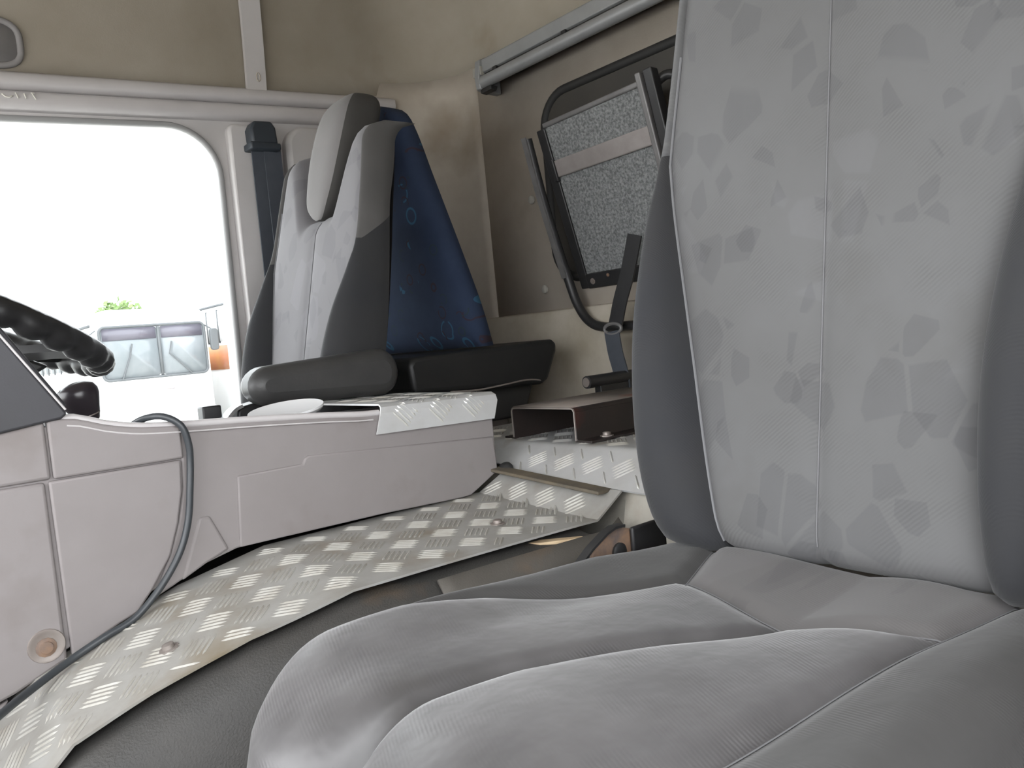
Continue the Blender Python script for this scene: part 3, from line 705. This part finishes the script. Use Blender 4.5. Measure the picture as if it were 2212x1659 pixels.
def build_cushion(rt_, yc, Xf, Xk, z0, hwf, s1, sc, s3, rear_nodes, zoff, mc, mbol, mrear, zbot, R=.05, simple=False):
    # nodes across, far to near
    NBand = (14, 18, 18, 12)
    def nodes(X):
        return (yc+hwf(X), min(s1(X), yc+hwf(X)-.012), sc(X), s3(X), yc-hwf(X))
    rn = rear_nodes
    us = []   # (kind, value)
    NU1, NU2 = 46, 18
    def sp(t): return .5-.5*math.cos(math.pi*t)
    cols = []
    for b in range(4):
        for i in range(NBand[b]): cols.append((b, sp(i/NBand[b])*.6+.4*i/NBand[b]))
    cols.append((3, 1.0))
    def top(b, t, rowkind, q):
        xr = rn[b]+(rn[b+1]-rn[b])*t
        X = Xf+(xr-Xf)*q if rowkind == 0 else xr+(Xk-xr)*q
        nd_ = nodes(X); y = nd_[b]+(nd_[b+1]-nd_[b])*t
        de = min(nd_[0]-y, y-nd_[4]); df = X-Xf; dk = Xk-X
        z = z0+zoff(X, y)
        def rd(d, r):
            d = max(0, min(d, r)); return r-math.sqrt(max(0, r*r-(r-d)**2))
        z -= rd(de, R)+rd(df, R*1.5)*.8+rd(dk, R*.8)
        # seam grooves
        g = 0
        for i in (1, 2, 3):
            dist = abs(y-nd_[i]); 
            if rowkind == 1 and i == 2: continue
            g = max(g, math.exp(-(dist/.010)**2)*(.009 if i != 2 else .010))
        fx = math.exp(-(X-Xf)/.05)
        gx = math.exp(-(abs(y-nd_[2])/.016)**2)*.016*fx
        dist = abs(X-xr)
        if 1 <= b <= 2: g = max(g, math.exp(-(dist/.010)**2)*.008)
        # pillow between the seams
        pw = math.sin(math.pi*t) if b in (1, 2) else 0
        z += pw*.006; bx = .030*pw*fx
        return Vector((X+gx-bx, y, z-g-gx*.3))
    rows = [(0, sp(i/NU1)*.5+.5*i/NU1) for i in range(NU1)]+[(1, i/NU2) for i in range(NU2+1)]
    nC = len(cols)
    G = []
    # front skirt rows
    for zz in (zbot, zbot+.5*(z0-.07-zbot)):
        r_ = []
        for b, t in cols:
            p = top(b, t, 0, 0); r_.append(Vector((p.x+.012*(p.z-zz)/.1, p.y, min(zz, p.z-.001))))
        G.append(r_)
    for k_, q in rows: G.append([top(b, t, k_, q) for b, t in cols])
    reg = {}
    def cellreg(i, j):
        b = cols[j][0]
        if b == 0: return 'bol_far'
        if b == 3: return 'bol_near'
        if i >= 2+NU1: return 'rear'
        return 'mid_far' if b == 1 else 'mid_near'
    V = [p for r_ in G for p in r_]
    Fs = {}
    for i in range(len(G)-1):
        for j in range(nC-1):
            Fs.setdefault(cellreg(i, j), []).append((i*nC+j, i*nC+j+1, i*nC+nC+j+1, i*nC+nC+j))
    # side skirts
    nr = len(G)
    for j, nm in ((0, 'bol_far'), (nC-1, 'bol_near')):
        off = len(V)
        for i in range(nr):
            p = V[i*nC+j]; V.append(Vector((p.x, p.y+(.006 if j == 0 else -.006)*0, min(zbot, p.z))))
        for i in range(nr-1): Fs[nm].append((i*nC+j, i*nC+nC+j, off+i+1, off+i))
    def sub(name, fs, mat, **kw):
        used = {}; nv = []; nf = []
        for q in fs:
            r_ = []
            for i in q:
                if i not in used: used[i] = len(nv); nv.append(V[i])
                r_.append(used[i])
            nf.append(tuple(r_))
        return mk(name, nv, nf, mat, rt_, **kw)
    o1 = sub('cushion_bolster', Fs['bol_far'], mbol); o2 = sub('cushion_bolster', Fs['bol_near'], mbol)
    a = sub('cushion_panel', Fs['mid_far'], mc); b_ = sub('cushion_panel', Fs['mid_near'], mc)
    r_ = sub('cushion_rear_panel', Fs['rear'], mrear, label='lighter band across the back of the cushion')
    # stitched seams lying in the grooves
    idx = [0]
    for b in NBand: idx.append(idx[-1]+b)
    for q, par in ((1, a), (2, a), (3, b_)):
        pts = [V[i*nC+idx[q]]+Vector((0, 0, .0012)) for i in range(2, 2+NU1+(NU2 if q != 2 else 1), 1)]
        tube('seam', pts, .0007, M['seam'], par, n=5)
    pts = [V[(2+NU1)*nC+j]+Vector((0, 0, .0012)) for j in range(idx[1], idx[3]+1)]
    tube('seam', pts, .0007, M['seam'], r_, n=5)
    return V

# passenger seat (foreground)
ps = root('seat', (.5, .435, .081), 'large grey cloth passenger seat in the foreground with patterned backrest', 'seat')
PYC = .437
hwP = [(.53, .200), (.60, .222), (.68, .232), (.80, .234), (.92, .230), (1.02, .224), (1.12, .216), (1.25, .205), (1.34, .19)]
slP = [(.53, .115), (.63, .140), (.74, .163), (.85, .186), (.94, .204), (1.0, .213), (1.04, .22), (1.34, .22)]
srP = [(.53, .165), (.63, .155), (.74, .158), (.85, .176), (.94, .198), (1.0, .212), (1.04, .22), (1.34, .22)]
boP = [(.53, .028), (.62, .050), (.72, .060), (.82, .056), (.92, .036), (1.0, .014), (1.05, .008), (1.34, .006)]
build_back(ps, PYC, .530, .735, .19, 1.34, 1.26, hwP, slP, srP, boP, M['panel_fab'], M['bolster_fab'], M['panel_fab'])
def zoffP(X, y):
    a = y-PYC
    far = max(0, (a-.14)/.11); near = max(0, (-a-.14)/.11)
    return .034*min(1, far)**1.2*max(0, min(1, (.72-X)/.35))+.022*min(1, near)**1.2-.006*math.exp(-((X-.6)/.12)**2)*math.exp(-(a/.12)**2)+.010*math.exp(-((X-.30)/.10)**2)*max(0, 1-(a/.2)**2)+(.004*math.sin(17*X+9*a)+.003*math.sin(31*a-11*X))*.6
build_cushion(ps, PYC, .222, .775, .534, lambda X: .252-.03*max(0, (.34-X)/.12)**2-.035*max(0, (X-.64)/.13),
              lambda X: interp([(.22, .66), (.30, .672), (.38, .665), (.46, .640), (.55, .592), (.647, .533), (.80, .590)], X),
              lambda X: interp([(.20, .507), (.30, .508), (.376, .495), (.485, .445), (.60, .386), (.8, .386)], X),
              lambda X: interp([(.20, .306), (.37, .298), (.58, .278), (.63, .270), (.80, .245)], X),
              (.665, .647, .598, .630, .66), zoffP, M['cushion_fab'], M['cushion_bol'], M['cushion_rear'], .42)
box('seat_base', .30, .74, .23, .64, .082, .44, M['base'], ps, bevel=.02)
prism('side_cover', [(.22, .40), (.26, .455), (.45, .475), (.70, .50), (.80, .52), (.84, .45), (.80, .30), (.30, .28)], 1, .150, .178, M['side_pl'], ps, bevel=.012, label='dark brown plastic side cover')
# recliner bracket at the inner hinge with rust round the pivot
hb2 = prism('hinge_bracket', [(.660, .495), (.668, .525), (.695, .545), (.716, .549), (.762, .536), (.80, .525), (.80, .48), (.66, .47)], 1, .692, .697, M['rust'], ps, bevel=.002)
ribbon('bracket_flange', [(.640, .690, .519), (.662, .690, .534), (.690, .690, .5475), (.705, .690, .5515), (.722, .690, .551)], .013, .003, (0, 1, 0), M['black'], hb2)
lathe('pivot', [(.012, 0), (.012, .003), (.009, .005), (.0005, .005)], (.714, .691, .518), (0, -1, 0), M['black'], hb2, n=16)
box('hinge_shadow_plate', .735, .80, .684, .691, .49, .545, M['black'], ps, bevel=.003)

# driver's seat
ds = root('seat', (.6, 1.6, .081), 'grey cloth driver seat with narrow headrest seen across the cab', 'seat')
DYC = 1.60
def sh(tab, dz): return [(a+dz, b) for a, b in tab]
hwD = [(.56, .200), (.66, .222), (.74, .230), (.86, .230), (.98, .222), (1.06, .212), (1.14, .205), (1.20, .198), (1.28, .185)]
slD = [(.56, .130), (.66, .145), (.80, .165), (.92, .190), (1.0, .205), (1.04, .22), (1.3, .22)]
boD = [(.56, .03), (.68, .052), (.78, .060), (.88, .052), (.97, .028), (1.03, .012), (1.08, .008), (1.3, .006)]
build_back(ds, DYC, .58, .695, .22, 1.268, 1.10, hwD, slD, slD, boD, M['panel_fab2'], M['bolster_fab'], M['shoulder_shaded'], notch=(.065, .155), zsplit=1.03, T=.075)
def zoffD(X, y):
    a = abs(y-DYC); return .025*min(1, max(0, (a-.15)/.1))
build_cushion(ds, DYC, .19, .74, .60, lambda X: .245-.03*max(0, (.30-X)/.12)**2, lambda X: DYC+.17, lambda X: DYC, lambda X: DYC-.17, (.62, .60, .60, .60, .62), zoffD, M['cushion_fab'], M['cushion_bol'], M['cushion_rear'], .49)
box('seat_base', .27, .70, 1.41, 1.79, .082, .50, M['base'], ds, bevel=.02)
# headrest: loft of superellipse rings, pale front and dark sides
RG = [(1.090, .012, .842, .030), (1.100, .030, .838, .050), (1.125, .052, .836, .075), (1.17, .066, .846, .092), (1.23, .074, .862, .104), (1.29, .074, .882, .108), (1.33, .068, .900, .104), (1.355, .054, .922, .082), (1.368, .032, .945, .048), (1.371, .008, .962, .016)]
NR = 40; V = []
for i in range((len(RG)-1)*5+1):
    u = i/5; j = min(int(u), len(RG)-2); f_ = u-j
    tabs = [[(q, RG[q][c_]) for q in range(len(RG))] for c_ in range(4)]
    z, w_, xf, th = [sinterp(t_, u) for t_ in tabs]
    for k_ in range(NR):
        a = 2*math.pi*k_/NR; ca, sa = math.cos(a), math.sin(a); e = .55
        V.append((xf-.032+th/2-math.copysign(abs(ca)**e, ca)*th/2, DYC+math.copysign(abs(sa)**e, sa)*w_, z))
nrw = (len(RG)-1)*5+1; Ff = []; Fd = []
for i in range(nrw-1):
    for k_ in range(NR):
        q = (i*NR+k_, i*NR+(k_+1) % NR, i*NR+NR+(k_+1) % NR, i*NR+NR+k_)
        a = 2*math.pi*(k_+.5)/NR
        (Ff if math.cos(a) > .62 else Fd).append(q)
Fd += [tuple(range(NR)), tuple(range((nrw-1)*NR, nrw*NR))]
def subm(name, fs, mat, par, **kw):
    used = {}; nv = []; nf = []
    for q in fs:
        r_ = []
        for i in q:
            if i not in used: used[i] = len(nv); nv.append(V[i])
            r_.append(used[i])
        nf.append(tuple(r_))
    return mk(name, nv, nf, mat, par, **kw)
hr = subm('headrest', Fd, M['hr_dark'], ds, label='dark sided headrest')
subm('headrest_front', Ff, M['hr_front'], hr, label='pale front pad of the headrest')
# inboard armrest
def capsule(name, pts, w, mat, par, y0, y1, bev, **kw): return prism(name, pts, 1, y0, y1, mat, par, bevel=bev, **kw)
ap = []
A0 = Vector((.546, 0, .755)); A1 = Vector((.762, 0, .757))
for k_ in range(13):
    a = math.radians(90+180*k_/12); ap.append((A0.x+.038*math.cos(a), A0.z+.034*math.sin(a)))
for k_ in range(13):
    a = math.radians(-90+180*k_/12); ap.append((A1.x+.038*math.cos(a), A1.z+.044*math.sin(a)))
ar = prism('armrest', ap, 1, 1.300, 1.372, M['armrest'], ds, bevel=.022, label='dark grey padded folding armrest')
lathe('armrest_pivot', [(.02, -.02), (.02, .05)], (.775, 1.372, .75), (0, 1, 0), M['black'], ds)

# ------------------------------------------------------------------ things behind the driver's seat
bb = root('bench_cushion', (1.1, 1.6, .6085), 'black vinyl bench cushion on a dark frame behind the driver seat', 'bench')
bp = [(.885, .700), (.878, .76), (.892, .776), (1.05, .779), (1.22, .783), (1.285, .785), (1.300, .776), (1.297, .755), (1.262, .690), (1.24, .682), (1.10, .688)]
prism('pad', bp, 1, 1.40, 1.94, M['blackvinyl'], bb, bevel=.014)
prism('frame', [(.93, .6085), (1.22, .6085), (1.26, .690), (.91, .70)], 1, 1.45, 1.95, M['base'], bb, bevel=.006)
tube('frame_wire', spline([(.98, 1.405, .694), (1.05, 1.402, .690), (1.12, 1.402, .693), (1.19, 1.40, .697), (1.235, 1.402, .692), (1.25, 1.41, .685)], 6), .0022, M['steel_in'], bb)
# blue moquette seat back leaning on the driver's seat
def blue():
    V = []; F = []; NU, NV = 30, 24
    def outline(t):   # near and far Y for height fraction t
        near = sinterp([(0, 1.425), (.15, 1.437), (.40, 1.475), (.7, 1.525), (.88, 1.555), (.96, 1.585), (1, 1.64)], t)
        far = sinterp([(0, 1.99), (.5, 1.955), (.8, 1.92), (.94, 1.895), (1, 1.84)], t)
        return near, far
    for side in (0, 1):
        for i in range(NV+1):
            t = i/NV; t = 1-(1-t)**1.4; z = .784+.585*t; n_, f_ = outline(t)
            for j in range(NU+1):
                u = j/NU; y = n_+(f_-n_)*u
                e = min(u, 1-u, (1-t)*1.2, t*3)*6; puff = .024*(1-(1-min(1, e))**2)**.5
                X = 1.095-.075*t
                V.append((X-puff if side == 0 else X+.03+puff*.5, y, z))
    n = NU+1; o = (NV+1)*n
    for i in range(NV):
        for j in range(NU):
            F.append((i*n+j, i*n+j+1, i*n+n+j+1, i*n+n+j)); F.append((o+i*n+j, o+i*n+n+j, o+i*n+n+j+1, o+i*n+j+1))
        F += [(i*n, i*n+n, o+i*n+n, o+i*n), (i*n+NU, o+i*n+NU, o+i*n+n+NU, i*n+n+NU)]
    for j in range(NU):
        F += [(j, o+j, o+j+1, j+1), (NV*n+j, NV*n+j+1, o+NV*n+j+1, o+NV*n+j)]
    return V, F
mk('seat_back_cushion', *blue(), M['moquette'], label='dark blue patterned moquette seat back leaning behind the driver seat', cat='cushion')

# ------------------------------------------------------------------ steel channel bracket with tube
ch = root('steel_channel', (1.1, 1.07, .608), 'dark steel channel bracket bolted on the raised checker plate', 'bracket')
CX0, CX1 = .940, 1.255; y0, y1, zt, zb_ = .985, 1.157, .6690, .6085; t_ = .004
def chprof():
    r = .008; outer = []; inner = []
    outer = [(y0-.035, zb_), (y0-.035, zb_+t_), (y0-.002, zb_+t_)]
    o2 = [(y0, zb_+t_+.003), (y0, zt-r)]
    for k_ in range(5): a = math.radians(180-90*k_/4); o2.append((y0+r+r*math.cos(a), zt-r+r*math.sin(a)))
    for k_ in range(5): a = math.radians(90-90*k_/4); o2.append((y1-r+r*math.cos(a), zt-r+r*math.sin(a)))
    o2 += [(y1, zb_+t_+.003), (y1+.002, zb_+t_), (y1+.025, zb_+t_), (y1+.025, zb_)]
    i2 = [(y1-t_, zb_), (y1-t_, zt-r)]
    r2 = r-t_
    for k_ in range(5): a = math.radians(0+90*k_/4); i2.append((y1-r+r2*math.cos(a), zt-r+r2*math.sin(a)))
    for k_ in range(5): a = math.radians(90+90*k_/4); i2.append((y0+r+r2*math.cos(a), zt-r+r2*math.sin(a)))
    i2 += [(y0+t_, zb_)]
    return outer+o2+i2
prism('channel', chprof(), 0, CX0, CX1, M['steel'], ch, bevel=.0006)
box('sheen_top', CX0+.0005, CX1, y0+.006, y1-.006, zt-.001, zt+.0008, M['steel_top'], ch, bevel=None)  # thin slab carrying the painted reflection of the top face
tube('bright_cut_edge', [(CX0-.0006, y, z) for y, z in [(y0+.002, zb_+.003)]+[(y0+.002, zt-.008), (y0+.0045, zt-.0035), (y0+.009, zt-.002), (y1-.009, zt-.002), (y1-.0045, zt-.0035), (y1-.002, zt-.008), (y1-.002, zb_+.003)]], .0016, M['steel_in'], ch, n=6)
bolt(ch, (.995, y0-.018, zb_+t_), (0, 0, 1), .0075, M['steel_in'])
bolt(ch, (1.12, y0-.018, zb_+t_), (0, 0, 1), .0075, M['steel_in'])
bolt(ch, (1.225, 1.02, zt), (0, 0, 1), .006, M['steel_in'])
tb = root('steel_tube', (1.3, 1.24, .608), 'short black steel tube lying behind the channel bracket', 'tube')
tube('pipe', [(1.225, 1.238, .685), (1.42, 1.242, .685)], .014, M['black'], tb, n=18)
lathe('end_cap', [(.0105, 0), (.0105, .002), (.0005, .002)], (1.2245, 1.238, .685), (-1, 0, 0), M['steel_in'], tb, n=18)
box('support', 1.26, 1.40, 1.230, 1.250, .6085, .675, M['black'], tb, bevel=.002)
prism('wood_sliver', [(.690, .842), (.700, .826), (.748, .795), (.756, .794), (.757, .800), (.752, .806), (.712, .840)], 2, .5085, .5135, M['wood'], bevel=.001, label='pale wooden sliver poking out under the plate edge', cat='wood')

# ------------------------------------------------------------------ rear window and folded panel
wy0, wy1, wz0, wz1 = .30, 1.532, .935, 1.405
wl = dense(rrect(wy0, wy1, wz0, wz1, .085, 8))
w2 = mk('window_2', *tubev([(1.447, y, z) for y, z in wl], .012, 8, True), M['rubber'], kind=ST, label='blacked out rear window with rubber seal')
mk('blanking_board', [(1.4445, y, z) for y, z in wl]+[(1.449, y, z) for y, z in wl], [tuple(range(len(wl))), tuple(range(2*len(wl)-1, len(wl)-1, -1))]+[(i, (i+1) % len(wl), len(wl)+(i+1) % len(wl), len(wl)+i) for i in range(len(wl))], M['boarddark'], w2, smooth=False)
fp = root('folding_panel', (1.40, 1.27, .80), 'folded grey felt panel on a metal frame with bent black tube', 'panel')
Pt = lambda u, h, d=0: (1.338+.104*(1-h)-d, 1.418-u, .918+.372*h+.03*u*h)   # u along width 0..0.31, h height 0..1, d proud
def slab(name, u0, u1, h0, h1, d0, d1, mat, **kw):
    V = [Pt(u, h, d) for u in (u0, u1) for h in (h0, h1) for d in (d0, d1)]
    return mk(name, V, boxv(0, 1, 0, 1, 0, 1)[1], mat, fp, bevel=kw.pop('bevel', .003), **kw)
slab('felt_board', 0, .335, .0, 1.0, -.012, .0, M['felt'], label='coarse grey felt board')
slab('top_lip', -.005, .335, 1.0, 1.03, -.014, .002, M['angle_metal'])
slab('flat_bar', .006, .325, .685, .79, .003, .008, M['strap_metal'], label='pinkish grey flat metal bar')
slab('bottom_bar', -.002, .34, -.045, .05, -.010, .006, M['black'])
bolt(fp, Pt(.02, .0, .006), (-1, 0, -.2), .005, M['steel_in']); bolt(fp, Pt(.075, .025, .006), (-1, 0, -.2), .003, M['rust'])
slab('side_shade', -.030, -.001, -.04, 1.0, -.022, .002, M['black'])  # black strip put in for the shade between rail and felt
slab('hinge', -.008, .006, .66, .80, .0, .012, M['black'])
slab('frame_rail', .310, .325, .18, 1.05, .0, .022, M['angle_metal'])
slab('frame_rail', .326, .350, .05, 1.06, -.01, .014, M['black'])
tube('bent_tube', spline([(1.312, 1.455, 1.270), (1.345, 1.455, 1.13), (1.378, 1.452, 1.01), (1.397, 1.446, .935), (1.404, 1.428, .868), (1.402, 1.392, .822), (1.396, 1.34, .803), (1.392, 1.25, .800), (1.390, 1.0, .80)], 7), .0115, M['black'], fp, n=12)
ribbon('frame_rail', [(1.300, 1.455, 1.272), (1.334, 1.455, 1.13), (1.367, 1.452, 1.01), (1.386, 1.446, .932)], .016, .004, (0, 1, 0), M['angle_metal'], fp)
tube('upper_bent_tube', spline([(1.355, 1.085, 1.30), (1.362, 1.06, 1.31), (1.37, 1.035, 1.29), (1.385, 1.02, 1.2), (1.40, 1.0, 1.05)], 6), .010, M['black'], fp, n=10)
# strap behind the passenger seat
sp_ = root('seat_belt', (1.37, 1.26, .62), 'black belt strap hanging behind the passenger seat', 'seat belt')
ribbon('strap', spline([(1.368, 1.19, 1.00), (1.362, 1.215, .92), (1.358, 1.240, .86), (1.356, 1.254, .82), (1.356, 1.262, .80)], 6), .040, .004, (0, 1, .25), M['black'], sp_)
ribbon('webbing', spline([(1.350, 1.268, .79), (1.350, 1.262, .74), (1.352, 1.252, .69), (1.352, 1.245, .61)], 5), .045, .003, (0, 1, 0), M['belt'], sp_)
mk('ring', *tubev([(1.352, 1.266+.026*math.cos(a), .796+.012*math.sin(a)) for a in [2*math.pi*k/20 for k in range(20)]], .004, 8, True), M['angle_metal'], sp_)

# ------------------------------------------------------------------ bunk rail under the ceiling
rl = root('bunk_rail', (1.39, 1.0, 1.47), 'grey aluminium double rail fixed along the rear wall under the ceiling', 'rail')
prism('upper_bar', [(1.392, 1.512), (1.386, 1.514), (1.386, 1.546), (1.391, 1.549), (1.404, 1.549), (1.404, 1.512)], 1, .25, 1.695, M['rail'], rl, bevel=.002)
tube('lower_tube', [(1.386, .25, 1.487), (1.386, 1.69, 1.487)], .0165, M['rail'], rl, n=18)
box('groove_web', 1.394, 1.447, .25, 1.690, 1.498, 1.518, M['base'], rl, bevel=None)
prism('end_bracket', [(1.375, 1.470), (1.372, 1.50), (1.378, 1.545), (1.40, 1.555), (1.447, 1.556), (1.447, 1.462), (1.395, 1.462)], 1, 1.692, 1.712, M['rail'], rl, bevel=.003)
box('end_clip', 1.377, 1.392, 1.690, 1.724, 1.505, 1.530, M['clip'], rl, bevel=.003)
prism('lower_hook', [(1.38, 1.458), (1.40, 1.456), (1.405, 1.468), (1.38, 1.470)], 1, 1.655, 1.70, M['black'], rl, bevel=.002)
for y in (1.64, 1.375, 1.05): box('rivet_clip', 1.384, 1.394, y-.008, y+.008, 1.500, 1.514, M['black'], rl, bevel=.002)

# ------------------------------------------------------------------ ceiling strip, grab handle recess
cs = root('ceiling_strip', (.89, 1.95, 1.49), 'grey plastic strip running up the roof liner over the door pillar', 'strip')
pts = [ceil_pt(.886+.03*q, math.radians(.3+60*q), .014) for q in fr(0, 1, 14)]
ribbon('strip', pts, .052, .012, (1, 0, 0), M['pillar'], cs)
q0 = ceil_pt(.893, math.radians(4.5), .021)
mk('slot_ring', *tubev([q0+Vector((.005*math.cos(a), -.0, .011*math.sin(a))) for a in [2*math.pi*k/16 for k in range(16)]], .0016, 6, True), M['wall'], cs)
box('end_tab', .858, .872, 2.004, 2.02, 1.468, 1.492, M['lip'], cs, bevel=.003)
gh = root('grab_recess', (.29, 1.98, 1.46), 'dark rounded recess in the roof liner at the left edge', 'recess')
rg = [ (.275+.085*math.copysign(abs(math.cos(a))**.6, math.cos(a)), math.sin(a)) for a in [2*math.pi*k/32 for k in range(32)]]
def gp(x, s, off): 
    a = math.radians(5.2+4.6*math.copysign(abs(s)**.6, s)); return ceil_pt(x, a, off)
mk('rim', *tubev([gp(x, s, .004) for x, s in rg], .007, 8, True), M['recess'], gh)
mk('pad', [gp(x, s, .003) for x, s in rg]+[gp(x, s, -.006) for x, s in rg], [tuple(range(32)), tuple(range(63, 31, -1))]+[(i, (i+1) % 32, 32+(i+1) % 32, 32+i) for i in range(32)], M['recess'], gh)

# ------------------------------------------------------------------ driver's belt
sb = root('seat_belt', (.87, 1.98, .50), 'dark blue grey driver seat belt hanging from its pillar anchor', 'seat belt')
prism('anchor_housing', [(.838, 1.347), (.836, 1.385), (.846, 1.404), (.893, 1.406), (.903, 1.39), (.906, 1.347)], 1, 1.958, 2.003, M['beltbox'], sb, bevel=.006)
box('anchor_lip', .830, .910, 1.952, 2.003, 1.332, 1.350, M['beltbox'], sb, bevel=.004)
ribbon('webbing', [(.868, 1.985, 1.34), (.867, 1.985, 1.1), (.866, 1.985, .85), (.866, 1.985, .51)], .052, .004, (1, 0, 0), M['belt'], sb)
ribbon('webbing', [(.895, 1.978, 1.34), (.893, 1.972, 1.1), (.88, 1.968, .85), (.86, 1.965, .51)], .046, .004, (1, 0, 0), M['belt'], sb)
ribbon('tongue', [(.800, 1.955, .945), (.808, 1.955, .925)], .010, .004, (1, 0, .3), M['chrome'], sb)
ribbon('tongue', [(.826, 1.955, .918), (.834, 1.955, .893)], .009, .004, (1, 0, .3), M['chrome'], sb)
box('tongue_body', .806, .838, 1.957, 1.967, .895, .945, M['black'], sb, bevel=.004)

# ------------------------------------------------------------------ yard outside the window
GZ = -1.15
mk('ground', [(-60, 2.4, GZ), (80, 2.4, GZ), (80, 120, GZ), (-60, 120, GZ), (-60, -40, GZ-.002), (80, -40, GZ-.002)], [(0, 1, 2, 3), (0, 4, 5, 1)], M['gravel'], smooth=False, kind=ST, label='pale gravel yard')
def bus(x0, x1, y0_, y1_, z1, label, stripe=None):
    r = root('bus', ((x0+x1)/2, (y0_+y1_)/2, GZ), label, 'bus', 'buses parked in the yard')
    w_ = x1-x0
    prism('body', rrect(x0, x1, GZ+.35, z1, [.25, .25, .1, .1], 6), 1, y0_, y1_, M['buspaint'], r, bevel=.08)
    # windscreen in two panes with a dark sun band
    a, b = x0+.06*w_, x1-.05*w_; zt_, zb2 = z1-.30, z1-1.12; mid = a+(b-a)*.545
    for u, v_ in ((a, mid-.02), (mid+.02, b)):
        p = prism('windscreen_pane', rrect(u, v_, zb2, zt_, .06, 4), 1, y0_-.015, y0_+.03, M['busglass'], r, bevel=None)
        box('sun_band', u+.02, v_-.02, y0_-.02, y0_, zt_-.20, zt_-.01, M['bustint'], p, bevel=None)
    mk('windscreen_rubber', *tubev([(x, y0_-.015, z) for x, z in rrect(a-.02, b+.02, zb2-.02, zt_+.02, .09, 6)], .022, 6, True), M['busrub'], r)
    box('pillar', mid-.02, mid+.02, y0_-.03, y0_, zb2, zt_, M['busrub'], r, bevel=None)
    for px_, tp in ((a+.15, a+.45), (b-.35, b-.55)):
        tube('wiper', [(px_+.1, y0_-.04, zb2-.03), (tp-.05, y0_-.05, zb2+.35), (tp, y0_-.05, zb2+.55)], .012, M['busrub'], r, n=6)
    for sx in (x0-.10, x1+.06):
        o = prism('mirror', rrect(sx-.07, sx+.07, z1-.78, z1-.40, .05, 4), 1, y0_-.12, y0_-.04, M['busrub'], r, bevel=.02)
        tube('mirror_arm', [(sx, y0_-.06, z1-.42), (sx+(.15 if sx < x0 else -.12), y0_+.02, z1-.32)], .012, M['busrub'], o, n=6)
    for s_ in (0, 1):
        for k_ in range(3):
            cx_ = x0+.30+.17*k_ if s_ == 0 else x1-.30-.17*k_
            lathe('headlamp', [(.075, 0), (.078, .015), (.06, .02), (.0005, .022)], (cx_, y0_-.002, z1-1.52), (0, -1, 0), M['lamp'], r, n=16)
    box('grille_slot', (x0+x1)/2-.25, (x0+x1)/2+.25, y0_-.012, y0_, z1-1.37, z1-1.35, M['lamp'], r, bevel=None)
    box('bumper', x0-.02, x1+.02, y0_-.10, y0_+.2, GZ+.30, GZ+.62, M['buspaint'], r, bevel=.03)
    # side windows on the visible flank
    ylen = y1_-y0_; nwin = int(ylen/.62)
    for k_ in range(nwin):
        ya = y0_+.35+k_*(ylen-.6)/nwin; yb = ya+(ylen-.6)/nwin-.09
        box('side_window', x0-.012, x0+.02, ya, yb, z1-.92, z1-.34, M['busglass'] if not stripe else M['buspaint'], r, bevel=None)
        box('window_pillar', x0-.02, x0+.02, yb, yb+.05, z1-.95, z1-.32, M['busrub'], r, bevel=None)
    box('gutter', x0-.03, x0, y0_+.1, y1_-.1, z1-.26, z1-.22, M['busrub'], r, bevel=None)
    if stripe: box('stripe', x0-.013, x0+.02, y0_+.1, y1_-.1, z1-1.46, z1-1.00, stripe, r, bevel=None)
    for yy_ in (y0_+1.6, y1_-2.2):
        for xx in (x0+.12, x1-.12): lathe('wheel', [(.18, -.12), (.42, -.12), (.45, -.08), (.45, .08), (.42, .12), (.18, .12)], (xx, yy_, GZ+.45), (1, 0, 0), M['rubber'], r, n=24)
bus(2.98, 4.80, 14.0, 22.0, 1.83, 'white bus parked facing the truck, seen through the driver window')
bus(5.45, 7.6, 12.6, 24.0, 2.15, 'bus with red and orange side stripe beside the white bus', M['busred'])
bus(5.2, 7.3, 27.0, 38.0, 2.35, 'pale bus farther back, left of the white bus')
def tree(x, y, h, r, label):
    rt2 = root('tree', (x, y, GZ), label, 'tree')
    tube('trunk', [(x, y, GZ), (x+.1, y, GZ+h*.5), (x, y, GZ+h*.8)], [.18, .14, .06], M['bark'], rt2, n=8)
    V = []; F = []; rnd = random.Random(int(x*10))
    for i in range(900):
        d = Vector((rnd.gauss(0, 1), rnd.gauss(0, 1), rnd.gauss(0, .8))); d.normalize(); d *= r*rnd.random()**.4
        c_ = Vector((x, y, GZ+h*.8))+d; a = Vector((rnd.uniform(-1, 1), rnd.uniform(-1, 1), rnd.uniform(-1, 1))).normalized(); b_ = a.orthogonal().normalized()*.1; a *= .16
        k_ = len(V); V += [c_-a, c_+b_, c_+a, c_-b_]; F.append((k_, k_+1, k_+2, k_+3))
    mk('foliage', V, F, M['leaf'], rt2, smooth=False, kind='stuff')
tree(9.3, 38.0, 5.2, 1.1, 'small green tree showing above the white bus roof')
hv = []; hf = []
for i in range(25):
    x = -30+i*5; t_h = 3.2+1.6*math.sin(i*.9)+.8*math.sin(i*2.3); hv += [(x, 95, GZ-.5), (x, 98, GZ+t_h), (x, 108, GZ-.5)]
for i in range(24):
    for k_ in range(2): hf.append((i*3+k_, i*3+k_+1, i*3+k_+4, i*3+k_+3))
mk('trim_20', hv, hf, M['hill'], kind=ST, label='low pale hills on the horizon')
